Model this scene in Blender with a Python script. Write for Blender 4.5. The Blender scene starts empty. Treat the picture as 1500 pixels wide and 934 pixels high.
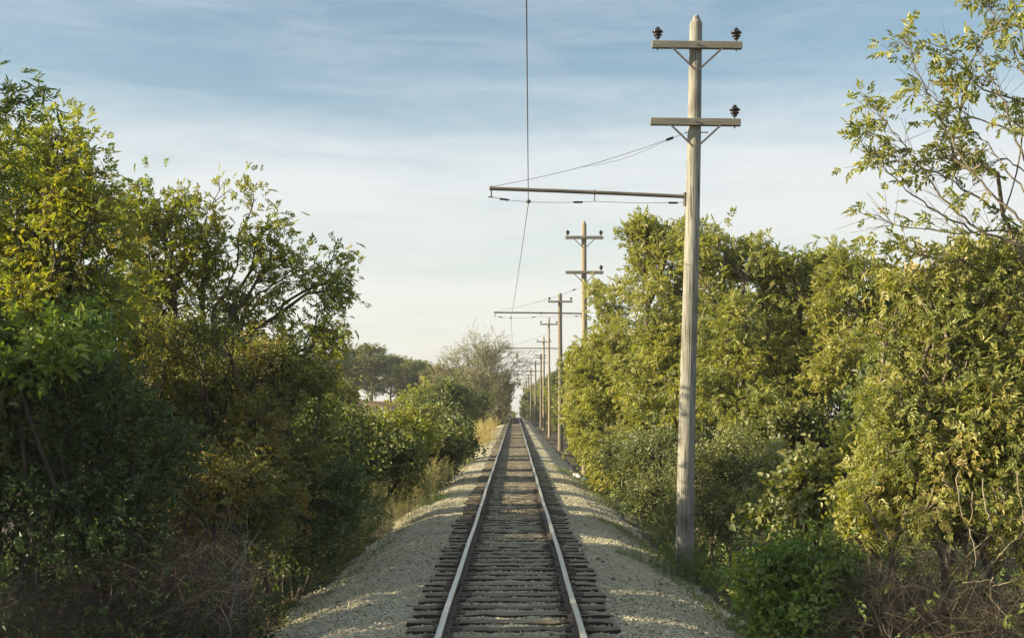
import bpy, math, random
import numpy as np

rng = np.random.default_rng(11)
random.seed(11)
S = bpy.context.scene
COL = S.collection

# ---------------------------------------------------------------- camera geometry
FPX, VX, HY, CAMX, CAMZ = 1850.0, 754.0, 592.0, 0.044, 2.386   # rail head is z = 0, the track runs along +y

def P(px, py, d):
    return np.array([CAMX + (px - VX) / FPX * d, d, CAMZ - (py - HY) / FPX * d])

def track_z(d):
    d = np.asarray(d, float)
    e = np.clip(d - 228.0, 0, None)
    return -np.minimum(e * e * 0.00022, 0.021 * e)

def hnoise(x, y, s=1.0, seed=0):
    x = np.asarray(x, float) / s; y = np.asarray(y, float) / s
    return (np.sin(x * 1.7 + seed) * np.cos(y * 1.3 + seed * 2.1) + 0.6 * np.sin(x * 3.1 + y * 2.3 + seed * 0.7)
            + 0.4 * np.sin(x * 5.9 - y * 4.7 + seed * 1.9)) / 2.0

def ground_z(x, d):
    x = np.asarray(x, float); d = np.asarray(d, float)
    a = np.abs(x)
    far = np.clip((d - 60) / 80, 0, 1)
    g = np.interp(a, [0, 2.4, 3.3, 4.2, 6.0, 9.0, 30, 400], [-0.85, -0.75, -0.70, -0.98, -1.0, -0.9, -0.8, -0.8])
    gl = np.interp(a, [0, 2.4, 3.3, 4.2, 6.0, 9.0, 30, 400], [-0.85, -0.75, -0.72, -1.0, -1.05, -0.95, -0.8, -0.8])
    g = np.where(x < 0, gl, g)
    gf = np.interp(a, [0, 2.4, 3.0, 5, 9.0, 400], [-0.8, -0.7, -0.55, -0.55, -0.6, -0.6])
    g = g * (1 - far) + gf * far
    # the field on the left rises gently away from the line
    hill = np.clip((-x - 9) / 10, 0, 1) * np.clip((d - 70) / 55, 0, 1)
    g = g + hill * 3.5
    g = g + 0.07 * hnoise(x, d, 1.1, 1) * np.clip((a - 2.2) / 2, 0, 1) + 0.05 * hnoise(x, d, 0.35, 5)*np.clip((a - 2.2) / 2, 0, 1)
    return g + track_z(d)

def ballast_z(x, d):
    x = np.asarray(x, float); d = np.asarray(d, float)
    a = np.abs(x) + 0.16 * hnoise(x * 0.2, d, 1.6, 3) * np.clip((np.abs(x) - 1.4), 0, 1)
    b = np.interp(a, [0, 0.5, 0.74, 1.0, 1.35, 2.0, 3.3, 3.9], [-0.210, -0.210, -0.22, -0.222, -0.237, -0.28, -0.70, -1.3])
    far = np.clip((d - 14) / 40, 0, 1)
    b2 = np.interp(a, [0, 0.5, 0.74, 1.0, 1.35, 1.8, 2.6, 3.3], [-0.203, -0.203, -0.215, -0.212, -0.22, -0.27, -0.58, -1.0])
    b = b * (1 - far) + b2 * far
    b = b + 0.018 * hnoise(x, d, 0.25, 2) + 0.012 * hnoise(x, d, 0.11, 7)
    return b + track_z(d)

# ---------------------------------------------------------------- object helpers
def tag(o, label=None, cat=None, group=None, kind=None):
    if label: o['label'] = label
    if cat: o['category'] = cat
    if group: o['group'] = group
    if kind: o['kind'] = kind
    return o

def empty(name, loc=(0, 0, 0)):
    o = bpy.data.objects.new(name, None)
    o.empty_display_size = 0.2
    COL.objects.link(o)
    o.location = tuple(float(v) for v in loc)
    return o

def link(name, me, parent=None, loc=None):
    o = bpy.data.objects.new(name, me)
    COL.objects.link(o)
    if parent is not None: o.parent = parent
    if loc is not None: o.location = tuple(float(v) for v in loc)
    return o

def mesh_np(name, V, faces, mats, tone=None, smooth=False, midx=None):
    """faces: one (n,k) int array, or a list of them"""
    if not isinstance(faces, list): faces = [faces]
    faces = [np.asarray(f, np.int32) for f in faces if len(f)]
    me = bpy.data.meshes.new(name)
    V = np.ascontiguousarray(V, np.float32)
    me.vertices.add(len(V)); me.vertices.foreach_set('co', V.ravel())
    loops = np.concatenate([f.ravel() for f in faces])
    sizes = np.concatenate([np.full(len(f), f.shape[1], np.int32) for f in faces])
    starts = np.concatenate([[0], np.cumsum(sizes)[:-1]]).astype(np.int32)
    me.loops.add(len(loops)); me.loops.foreach_set('vertex_index', loops.astype(np.int32))
    me.polygons.add(len(sizes)); me.polygons.foreach_set('loop_start', starts); me.polygons.foreach_set('loop_total', sizes)
    if not isinstance(mats, (list, tuple)): mats = [mats]
    for m in mats: me.materials.append(m)
    if midx is not None: me.polygons.foreach_set('material_index', np.asarray(midx, np.int32))
    me.polygons.foreach_set('use_smooth', np.full(len(sizes), bool(smooth)))
    if tone is not None:
        at = me.attributes.new('tone', 'FLOAT', 'POINT')
        at.data.foreach_set('value', np.ascontiguousarray(tone, np.float32))
    me.update(calc_edges=True)
    return me

class MB:
    """collects simple solids into one mesh"""
    def __init__(s): s.V = []; s.F = {}; s.n = 0
    def add(s, V, faces):
        V = np.asarray(V, float)
        for f in faces: s.F.setdefault(len(f), []).append([i + s.n for i in f])
        s.V.append(V); s.n += len(V); return s
    def box(s, c, size, bev=0.0, jit=0.0):
        hx, hy, hz = [v / 2 for v in size]
        b = min(bev, hx * .9, hy * .9, hz * .9)
        if b <= 0:
            v = [(x, y, z) for x in (-hx, hx) for y in (-hy, hy) for z in (-hz, hz)]
            f = [(0, 1, 3, 2), (4, 6, 7, 5), (0, 4, 5, 1), (2, 3, 7, 6), (0, 2, 6, 4), (1, 5, 7, 3)]
            return s.add(np.array(v) + np.array(c), f)
        # chamfered prism along its longest axis
        ax = int(np.argmax(size)); o = [i for i in range(3) if i != ax]
        h = [hx, hy, hz]; A, B = h[o[0]], h[o[1]]
        ring = [(-A + b, -B), (A - b, -B), (A, -B + b), (A, B - b), (A - b, B), (-A + b, B), (-A, B - b), (-A, -B + b)]
        V = []
        for e, sc in ((-h[ax], 1 - b / max(A, B)), (-h[ax] + b, 1), (h[ax] - b, 1), (h[ax], 1 - b / max(A, B))):
            for p, q in ring:
                v = [0, 0, 0]; v[ax] = e; v[o[0]] = p * sc; v[o[1]] = q * sc
                V.append(v)
        V = np.array(V)
        F = []
        for k in range(3):
            for i in range(8):
                j = (i + 1) % 8
                F.append((k * 8 + i, k * 8 + j, k * 8 + 8 + j, k * 8 + 8 + i))
        F.append(tuple(range(7, -1, -1))); F.append(tuple(range(24, 32)))
        if jit: V = V + rng.normal(0, jit, V.shape)
        return s.add(V + np.array(c), F)
    def tube(s, pts, r, k=8, caps=True):
        pts = np.asarray(pts, float); n = len(pts)
        r = np.full(n, r) if np.isscalar(r) else np.asarray(r, float)
        V = []; t = np.gradient(pts, axis=0); t /= np.linalg.norm(t, axis=1)[:, None] + 1e-9
        ref = np.array([0, 0, 1.0]) if abs(t[0][2]) < .9 else np.array([1.0, 0, 0])
        for i in range(n):
            u = np.cross(t[i], ref); u /= np.linalg.norm(u) + 1e-9; w = np.cross(t[i], u)
            for j in range(k):
                a = 2 * math.pi * j / k
                V.append(pts[i] + r[i] * (math.cos(a) * u + math.sin(a) * w))
        F = []
        for i in range(n - 1):
            for j in range(k):
                j2 = (j + 1) % k
                F.append((i * k + j, i * k + j2, (i + 1) * k + j2, (i + 1) * k + j))
        if caps: F.append(tuple(range(k - 1, -1, -1))); F.append(tuple((n - 1) * k + j for j in range(k)))
        return s.add(V, F)
    def lathe(s, prof, c=(0, 0, 0), k=14):
        V = []; n = len(prof)
        for r, z in prof:
            for j in range(k):
                a = 2 * math.pi * j / k
                V.append((c[0] + r * math.cos(a), c[1] + r * math.sin(a), c[2] + z))
        F = []
        for i in range(n - 1):
            for j in range(k):
                j2 = (j + 1) % k
                F.append((i * k + j, i * k + j2, (i + 1) * k + j2, (i + 1) * k + j))
        F.append(tuple(range(k - 1, -1, -1))); F.append(tuple((n - 1) * k + j for j in range(k)))
        return s.add(V, F)
    def mesh(s, name, mat, smooth=False):
        return mesh_np(name, np.concatenate(s.V), [np.array(f) for f in s.F.values()], mat, smooth=smooth)
    def build(s, name, mat, parent=None, smooth=False, loc=None):
        return link(name, s.mesh(name, mat, smooth), parent, loc)

# ---------------------------------------------------------------- materials
def new_mat(name):
    m = bpy.data.materials.new(name); m.use_nodes = True
    nt = m.node_tree; nt.nodes.clear()
    out = nt.nodes.new('ShaderNodeOutputMaterial')
    return m, nt, out

def ramp(nt, stops):
    r = nt.nodes.new('ShaderNodeValToRGB')
    el = r.color_ramp.elements
    while len(el) < len(stops): el.new(0.5)
    for e, (p, c) in zip(el, stops):
        e.position = p; e.color = (*c, 1)
    return r

LEAFG = 2.3
def leaf_mat(name, stops, trans=0.35, gloss=0.035):
    m, nt, out = new_mat(name)
    at = nt.nodes.new('ShaderNodeAttribute'); at.attribute_name = 'tone'
    r = ramp(nt, [(p, tuple(min(.6, v * LEAFG) for v in c)) for p, c in stops])
    nt.links.new(at.outputs['Fac'], r.inputs['Fac'])
    df = nt.nodes.new('ShaderNodeBsdfDiffuse')
    tr = nt.nodes.new('ShaderNodeBsdfTranslucent')
    gl = nt.nodes.new('ShaderNodeBsdfGlossy'); gl.inputs['Roughness'].default_value = 0.5
    gl.inputs['Color'].default_value = (0.9, 0.95, 1, 1)
    hs = nt.nodes.new('ShaderNodeMix'); hs.data_type = 'RGBA'; hs.blend_type = 'MULTIPLY'; hs.inputs[0].default_value = 1
    hs.inputs[7].default_value = (1.35, 1.45, 0.42, 1)
    nt.links.new(r.outputs[0], hs.inputs[6])
    nt.links.new(r.outputs[0], df.inputs['Color']); nt.links.new(hs.outputs[2], tr.inputs['Color'])
    m1 = nt.nodes.new('ShaderNodeMixShader'); m1.inputs[0].default_value = trans
    m2 = nt.nodes.new('ShaderNodeMixShader'); m2.inputs[0].default_value = gloss
    nt.links.new(df.outputs[0], m1.inputs[1]); nt.links.new(tr.outputs[0], m1.inputs[2])
    nt.links.new(m1.outputs[0], m2.inputs[1]); nt.links.new(gl.outputs[0], m2.inputs[2])
    nt.links.new(m2.outputs[0], out.inputs['Surface'])
    return m

def rough_mat(name, stops, scale=8, stretch=(1, 1, 1), rough=0.85, bump=0.3, bscale=None, tone=False, metallic=0.0, detail=6, bdist=0.02):
    m, nt, out = new_mat(name)
    b = nt.nodes.new('ShaderNodeBsdfPrincipled')
    b.inputs['Roughness'].default_value = rough; b.inputs['Metallic'].default_value = metallic
    tc = nt.nodes.new('ShaderNodeTexCoord'); mp = nt.nodes.new('ShaderNodeMapping')
    mp.inputs['Scale'].default_value = stretch
    nt.links.new(tc.outputs['Object'], mp.inputs['Vector'])
    n = nt.nodes.new('ShaderNodeTexNoise'); n.inputs['Scale'].default_value = scale; n.inputs['Detail'].default_value = detail
    n.inputs['Roughness'].default_value = 0.65
    nt.links.new(mp.outputs[0], n.inputs['Vector'])
    r = ramp(nt, stops)
    if tone:
        at = nt.nodes.new('ShaderNodeAttribute'); at.attribute_name = 'tone'
        nt.links.new(at.outputs['Fac'], r.inputs['Fac'])
    else:
        nt.links.new(n.outputs['Fac'], r.inputs['Fac'])
    nt.links.new(r.outputs[0], b.inputs['Base Color'])
    if bump:
        bp = nt.nodes.new('ShaderNodeBump'); bp.inputs['Strength'].default_value = bump; bp.inputs['Distance'].default_value = bdist
        n2 = nt.nodes.new('ShaderNodeTexNoise'); n2.inputs['Scale'].default_value = bscale or scale * 3; n2.inputs['Detail'].default_value = 4
        nt.links.new(mp.outputs[0], n2.inputs['Vector'])
        nt.links.new(n2.outputs['Fac'], bp.inputs['Height']); nt.links.new(bp.outputs[0], b.inputs['Normal'])
    nt.links.new(b.outputs[0], out.inputs['Surface'])
    return m

M = {}
# leaf colours (base reflectance; tone picks one leaf's own colour)
M['leaf_left'] = leaf_mat('leaf_olive', [(0.0, (0.036, 0.056, 0.015)), (0.45, (0.085, 0.100, 0.020)), (0.8, (0.14, 0.138, 0.024)), (1.0, (0.16, 0.13, 0.025))], 0.55)
M['leaf_mid'] = leaf_mat('leaf_green', [(0.0, (0.036, 0.052, 0.021)), (0.5, (0.068, 0.080, 0.030)), (1.0, (0.112, 0.110, 0.038))], 0.38)
M['leaf_brown'] = leaf_mat('leaf_bronze', [(0.0, (0.036, 0.046, 0.015)), (0.45, (0.078, 0.085, 0.024)), (0.85, (0.11, 0.10, 0.03)), (1.0, (0.12, 0.08, 0.028))], 0.38)
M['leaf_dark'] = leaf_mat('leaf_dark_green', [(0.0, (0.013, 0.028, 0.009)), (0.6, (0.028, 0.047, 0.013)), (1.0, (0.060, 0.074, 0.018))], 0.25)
M['leaf_elder'] = leaf_mat('leaf_elder', [(0.0, (0.062, 0.078, 0.021)), (0.5, (0.125, 0.128, 0.035)), (0.85, (0.164, 0.156, 0.044)), (1.0, (0.18, 0.158, 0.048))], 0.48)
M['leaf_yellow'] = leaf_mat('leaf_yellow_green', [(0.0, (0.060, 0.074, 0.020)), (0.45, (0.112, 0.120, 0.032)), (0.8, (0.165, 0.158, 0.046)), (1.0, (0.18, 0.14, 0.05))], 0.38)
M['leaf_sage'] = leaf_mat('leaf_sage', [(0.0, (0.045, 0.058, 0.026)), (0.6, (0.085, 0.092, 0.038)), (1.0, (0.14, 0.125, 0.055))], 0.3)
M['leaf_vivid'] = leaf_mat('leaf_vivid_green', [(0.0, (0.030, 0.056, 0.010)), (0.6, (0.070, 0.108, 0.017)), (1.0, (0.14, 0.15, 0.026))], 0.35, 0.04)
M['leaf_far'] = leaf_mat('leaf_far_green', [(0.0, (0.036, 0.052, 0.018)), (0.6, (0.072, 0.084, 0.026)), (1.0, (0.115, 0.11, 0.036))], 0.3)
M['leaf_far_brown'] = leaf_mat('leaf_far_brown', [(0.0, (0.065, 0.066, 0.038)), (0.6, (0.115, 0.108, 0.062)), (1.0, (0.155, 0.135, 0.078))], 0.3)
M['dry'] = leaf_mat('dry_stalks', [(0.0, (0.075, 0.06, 0.026)), (0.5, (0.16, 0.12, 0.05)), (1.0, (0.27, 0.19, 0.085))], 0.3, 0.03)
M['dusty'] = leaf_mat('dusty_weed', [(0.0, (0.055, 0.064, 0.032)), (0.5, (0.12, 0.116, 0.058)), (1.0, (0.20, 0.165, 0.085))], 0.3, 0.03)
M['tan'] = leaf_mat('tan_reeds', [(0.0, (0.16, 0.11, 0.05)), (0.5, (0.30, 0.20, 0.09)), (1.0, (0.42, 0.29, 0.14))], 0.35, 0.03)
M['weed'] = leaf_mat('weed_green', [(0.0, (0.035, 0.055, 0.016)), (0.6, (0.075, 0.098, 0.022)), (1.0, (0.14, 0.13, 0.035))], 0.35)
M['cane'] = leaf_mat('dead_canes', [(0.0, (0.012, 0.009, 0.006)), (0.6, (0.028, 0.021, 0.014)), (0.88, (0.055, 0.043, 0.03)), (1.0, (0.13, 0.11, 0.08))], 0.0, 0.04)
M['vine'] = rough_mat('pale_vine_bark', [(0.3, (0.15, 0.12, 0.085)), (0.7, (0.33, 0.28, 0.2))], 14, bump=0.3)
M['bark'] = rough_mat('bark_grey_brown', [(0.3, (0.04, 0.032, 0.024)), (0.7, (0.12, 0.10, 0.078))], 9, (1, 1, .3), bump=0.6)
M['bark_pale'] = rough_mat('bark_pale', [(0.3, (0.10, 0.085, 0.06)), (0.7, (0.24, 0.205, 0.15))], 9, (1, 1, .3), bump=0.5)
M['bark_dark'] = rough_mat('bark_dark', [(0.3, (0.022, 0.018, 0.014)), (0.7, (0.07, 0.058, 0.045))], 9, (1, 1, .3), bump=0.6)
M['ground'] = rough_mat('soil_and_litter', [(0.25, (0.022, 0.02, 0.012)), (0.5, (0.055, 0.045, 0.026)), (0.75, (0.10, 0.085, 0.045))], 3.0, bump=0.8, bscale=18, bdist=0.05)
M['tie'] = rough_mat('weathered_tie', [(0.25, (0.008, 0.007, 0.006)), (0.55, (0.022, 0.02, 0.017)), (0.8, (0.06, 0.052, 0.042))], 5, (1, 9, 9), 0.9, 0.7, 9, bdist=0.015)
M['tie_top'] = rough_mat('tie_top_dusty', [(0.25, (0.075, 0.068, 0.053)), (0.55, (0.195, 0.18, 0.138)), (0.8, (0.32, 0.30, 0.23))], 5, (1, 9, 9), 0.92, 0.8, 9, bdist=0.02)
def vary(m):
    nt = m.node_tree; b = next(n for n in nt.nodes if n.type == 'BSDF_PRINCIPLED'); src = b.inputs['Base Color'].links[0].from_socket
    oi = nt.nodes.new('ShaderNodeObjectInfo'); r = ramp(nt, [(0, (.65, .6, .54)), (.35, (1.0, .98, .94)), (.7, (1.25, 1.22, 1.15)), (1, (1.5, 1.38, 1.18))])
    nt.links.new(oi.outputs['Random'], r.inputs[0])
    x = nt.nodes.new('ShaderNodeMix'); x.data_type = 'RGBA'; x.blend_type = 'MULTIPLY'; x.inputs[0].default_value = 1
    nt.links.new(src, x.inputs[6]); nt.links.new(r.outputs[0], x.inputs[7]); nt.links.new(x.outputs[2], b.inputs['Base Color'])
vary(M['tie']); vary(M['tie_top'])
M['rail_side'] = rough_mat('rail_rust', [(0.3, (0.034, 0.026, 0.020)), (0.7, (0.088, 0.066, 0.050))], 11, (1, .3, 1), 0.75, 0.25)
M['rail_top'] = rough_mat('rail_polished', [(0.3, (0.42, 0.40, 0.34)), (0.7, (0.62, 0.60, 0.52))], 6, (6, .15, 1), 0.38, 0.05, metallic=0.75)
M['iron'] = rough_mat('galvanised_iron', [(0.3, (0.06, 0.055, 0.05)), (0.7, (0.15, 0.14, 0.125))], 12, rough=0.6, bump=0.1)
M['wire'] = rough_mat('wire_metal', [(0.3, (0.07, 0.065, 0.06)), (0.7, (0.12, 0.11, 0.10))], 12, rough=0.55, bump=0.0)
M['pipe'] = rough_mat('bracket_pipe', [(0.3, (0.075, 0.065, 0.052)), (0.7, (0.17, 0.15, 0.12))], 7, (.3, 1, 1), rough=0.7, bump=0.1)
M['glaze'] = rough_mat('brown_porcelain', [(0.3, (0.010, 0.007, 0.006)), (0.7, (0.022, 0.015, 0.012))], 4, rough=0.22, bump=0.0)
M['pole'] = rough_mat('pole_wood', [(0.3, (0.115, 0.11, 0.094)), (0.45, (0.235, 0.232, 0.208)), (0.6, (0.33, 0.328, 0.297)), (0.75, (0.41, 0.408, 0.372))], 3.2, (9, 9, .5), 0.85, 0.45, 9, bdist=0.012)
def cracks(m):
    nt = m.node_tree; b = next(n for n in nt.nodes if n.type == 'BSDF_PRINCIPLED'); src = b.inputs['Base Color'].links[0].from_socket
    tc = next(n for n in nt.nodes if n.type == 'TEX_COORD')
    mp = nt.nodes.new('ShaderNodeMapping'); mp.inputs['Scale'].default_value = (38, 38, 1.1); nt.links.new(tc.outputs['Object'], mp.inputs['Vector'])
    n = nt.nodes.new('ShaderNodeTexNoise'); n.inputs['Scale'].default_value = 1.0; n.inputs['Detail'].default_value = 3; nt.links.new(mp.outputs[0], n.inputs['Vector'])
    r = ramp(nt, [(.33, (.25, .23, .2)), (.42, (1, 1, 1))]); nt.links.new(n.outputs['Fac'], r.inputs[0])
    n2 = nt.nodes.new('ShaderNodeTexNoise'); n2.inputs['Scale'].default_value = 1.6; n2.inputs['Detail'].default_value = 6; nt.links.new(tc.outputs['Object'], n2.inputs['Vector'])
    r2 = ramp(nt, [(.32, (.62, .60, .56)), (.5, (1, 1, 1)), (.7, (1.0, .97, .9))]); nt.links.new(n2.outputs['Fac'], r2.inputs[0])
    for q in (r, r2):
        x = nt.nodes.new('ShaderNodeMix'); x.data_type = 'RGBA'; x.blend_type = 'MULTIPLY'; x.inputs[0].default_value = 1
        nt.links.new(src, x.inputs[6]); nt.links.new(q.outputs[0], x.inputs[7]); src = x.outputs[2]
    nt.links.new(src, b.inputs['Base Color'])
cracks(M['pole'])
M['pole_old'] = rough_mat('pole_wood_old', [(0.2, (0.10, 0.088, 0.07)), (0.5, (0.19, 0.165, 0.13)), (0.8, (0.28, 0.25, 0.2))], 3.2, (7, 7, .35), 0.85, 0.45, 9, bdist=0.012)
M['pole_warm'] = rough_mat('pole_wood_warm', [(0.2, (0.17, 0.138, 0.092)), (0.5, (0.29, 0.245, 0.17)), (0.8, (0.38, 0.335, 0.245))], 3.2, (7, 7, .35), 0.85, 0.4, 9, bdist=0.012)
M['arm'] = rough_mat('crossarm_wood', [(0.25, (0.11, 0.106, 0.088)), (0.5, (0.185, 0.18, 0.15)), (0.8, (0.28, 0.27, 0.23))], 4, (.5, 9, 9), 0.85, 0.3, 12, bdist=0.01)
M['white'] = rough_mat('white_paint', [(0.3, (0.62, 0.60, 0.55)), (0.7, (0.82, 0.80, 0.76))], 6, rough=0.6, bump=0.1)
M['road'] = rough_mat('gravel_road', [(0.3, (0.15, 0.135, 0.11)), (0.7, (0.28, 0.255, 0.21))], 2, bump=0.3)
M['stone'] = rough_mat('ballast_stone', [(0.0, (0.10, 0.09, 0.065)), (0.3, (0.39, 0.37, 0.275)), (0.7, (0.51, 0.485, 0.365)), (1.0, (0.64, 0.61, 0.48))], 30, rough=0.85, bump=0.3, tone=True)

def ballast_mat():
    m, nt, out = new_mat('ballast_gravel')
    b = nt.nodes.new('ShaderNodeBsdfPrincipled'); b.inputs['Roughness'].default_value = 0.88
    tc = nt.nodes.new('ShaderNodeTexCoord')
    v = nt.nodes.new('ShaderNodeTexVoronoi'); v.inputs['Scale'].default_value = 34; v.inputs['Randomness'].default_value = 1
    nt.links.new(tc.outputs['Object'], v.inputs['Vector'])
    sep = nt.nodes.new('ShaderNodeSeparateColor'); nt.links.new(v.outputs['Color'], sep.inputs[0])
    r = ramp(nt, [(0.0, (0.24, 0.225, 0.165)), (0.35, (0.43, 0.405, 0.30)), (0.75, (0.55, 0.525, 0.395)), (1.0, (0.66, 0.63, 0.49))])
    nt.links.new(sep.outputs[0], r.inputs[0])
    n = nt.nodes.new('ShaderNodeTexNoise'); n.inputs['Scale'].default_value = 0.9; n.inputs['Detail'].default_value = 7
    nt.links.new(tc.outputs['Object'], n.inputs['Vector'])
    r2 = ramp(nt, [(0.3, (0.62, 0.58, 0.52)), (0.55, (1, 1, 1)), (0.75, (1.0, 0.93, 0.80))])
    nt.links.new(n.outputs['Fac'], r2.inputs[0])
    mx = nt.nodes.new('ShaderNodeMix'); mx.data_type = 'RGBA'; mx.blend_type = 'MULTIPLY'; mx.inputs[0].default_value = 1
    nt.links.new(r.outputs[0], mx.inputs[6]); nt.links.new(r2.outputs[0], mx.inputs[7])
    sx = nt.nodes.new('ShaderNodeSeparateXYZ'); nt.links.new(tc.outputs['Object'], sx.inputs[0])
    ab = nt.nodes.new('ShaderNodeMath'); ab.operation = 'ABSOLUTE'; nt.links.new(sx.outputs[0], ab.inputs[0])
    cp = nt.nodes.new('ShaderNodeMath'); cp.operation = 'SUBTRACT'; cp.inputs[1].default_value = .753; nt.links.new(ab.outputs[0], cp.inputs[0])
    a2 = nt.nodes.new('ShaderNodeMath'); a2.operation = 'ABSOLUTE'; nt.links.new(cp.outputs[0], a2.inputs[0])
    mr = nt.nodes.new('ShaderNodeMapRange'); mr.inputs[1].default_value = .1; mr.inputs[2].default_value = .42; mr.inputs[3].default_value = .75; mr.inputs[4].default_value = 0; nt.links.new(a2.outputs[0], mr.inputs[0])
    mn = nt.nodes.new('ShaderNodeMath'); mn.operation = 'MULTIPLY'; nt.links.new(mr.outputs[0], mn.inputs[0]); nt.links.new(n.outputs['Fac'], mn.inputs[1])
    rs = nt.nodes.new('ShaderNodeMix'); rs.data_type = 'RGBA'; rs.inputs[7].default_value = (.12, .085, .055, 1)
    nt.links.new(mn.outputs[0], rs.inputs[0]); nt.links.new(mx.outputs[2], rs.inputs[6])
    nt.links.new(rs.outputs[2], b.inputs['Base Color'])
    bp = nt.nodes.new('ShaderNodeBump'); bp.inputs['Strength'].default_value = 0.9; bp.inputs['Distance'].default_value = 0.04; bp.invert = True
    nt.links.new(v.outputs['Distance'], bp.inputs['Height']); nt.links.new(bp.outputs[0], b.inputs['Normal'])
    nt.links.new(b.outputs[0], out.inputs['Surface'])
    return m
M['ballast'] = ballast_mat()

def field_mat():
    m, nt, out = new_mat('ground_cover_soil')
    b = nt.nodes.new('ShaderNodeBsdfPrincipled'); b.inputs['Roughness'].default_value = 0.95
    tc = nt.nodes.new('ShaderNodeTexCoord')
    sp = nt.nodes.new('ShaderNodeSeparateXYZ'); nt.links.new(tc.outputs['Object'], sp.inputs[0])
    n = nt.nodes.new('ShaderNodeTexNoise'); n.inputs['Scale'].default_value = 2.5; n.inputs['Detail'].default_value = 8
    nt.links.new(tc.outputs['Object'], n.inputs['Vector'])
    r = ramp(nt, [(0.3, (0.020, 0.018, 0.011)), (0.5, (0.05, 0.042, 0.024)), (0.7, (0.095, 0.08, 0.042))])
    nt.links.new(n.outputs['Fac'], r.inputs[0])
    rf = ramp(nt, [(0.3, (0.22, 0.13, 0.06)), (0.7, (0.36, 0.23, 0.12))])
    nt.links.new(n.outputs['Fac'], rf.inputs[0])
    # dry field far out on the left
    m1 = nt.nodes.new('ShaderNodeMapRange'); m1.inputs[1].default_value = -9; m1.inputs[2].default_value = -13
    nt.links.new(sp.outputs[0], m1.inputs[0])
    m2 = nt.nodes.new('ShaderNodeMapRange'); m2.inputs[1].default_value = 75; m2.inputs[2].default_value = 95
    nt.links.new(sp.outputs[1], m2.inputs[0])
    mu = nt.nodes.new('ShaderNodeMath'); mu.operation = 'MULTIPLY'
    nt.links.new(m1.outputs[0], mu.inputs[0]); nt.links.new(m2.outputs[0], mu.inputs[1])
    mx = nt.nodes.new('ShaderNodeMix'); mx.data_type = 'RGBA'
    nt.links.new(mu.outputs[0], mx.inputs[0]); nt.links.new(r.outputs[0], mx.inputs[6]); nt.links.new(rf.outputs[0], mx.inputs[7])
    nt.links.new(mx.outputs[2], b.inputs['Base Color'])
    bp = nt.nodes.new('ShaderNodeBump'); bp.inputs['Strength'].default_value = 0.8; bp.inputs['Distance'].default_value = 0.05
    n2 = nt.nodes.new('ShaderNodeTexNoise'); n2.inputs['Scale'].default_value = 14; n2.inputs['Detail'].default_value = 5
    nt.links.new(tc.outputs['Object'], n2.inputs['Vector']); nt.links.new(n2.outputs['Fac'], bp.inputs['Height'])
    nt.links.new(bp.outputs[0], b.inputs['Normal'])
    nt.links.new(b.outputs[0], out.inputs['Surface'])
    return m

# ---------------------------------------------------------------- ground, ballast, road
def grid_mesh(name, xs, ys, zf, mat):
    X, Y = np.meshgrid(xs, ys)
    V = np.stack([X.ravel(), Y.ravel(), zf(X, Y).ravel()], 1)
    nx, ny = len(xs), len(ys)
    i = (np.arange(ny - 1)[:, None] * nx + np.arange(nx - 1)[None, :]).ravel()
    F = np.stack([i, i + 1, i + 1 + nx, i + nx], 1)
    return mesh_np(name, V, F, mat, smooth=True)

xs = np.concatenate([np.linspace(-600, -60, 10), np.linspace(-50, -14, 13), np.linspace(-13, 13, 105), np.linspace(14, 50, 13), np.linspace(60, 600, 10)])
ys = np.concatenate([np.linspace(-60, 8, 12), np.arange(9, 62, 0.25), np.arange(62, 150, 1.5), np.arange(150, 440, 6), np.linspace(450, 1000, 8)])
tag(link('ground', grid_mesh('ground', xs, ys, ground_z, field_mat())), 'dark leaf-littered soil either side of the railway', 'ground', kind='structure')

xb = np.concatenate([np.linspace(-4.0, -1.9, 22), np.linspace(-1.8, 1.8, 61), np.linspace(1.9, 4.0, 22)])
yb = np.concatenate([np.arange(-20, 12, 1.0), np.arange(12, 50, 0.09), np.arange(50, 110, 0.4), np.arange(110, 420, 2.5)])
tag(link('ballast', grid_mesh('ballast', xb, yb, ballast_z, M['ballast'])), 'pale grey gravel track bed', 'ballast', kind='structure')

TIE0, TSP, NT = 13.42, 0.525, 300
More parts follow.
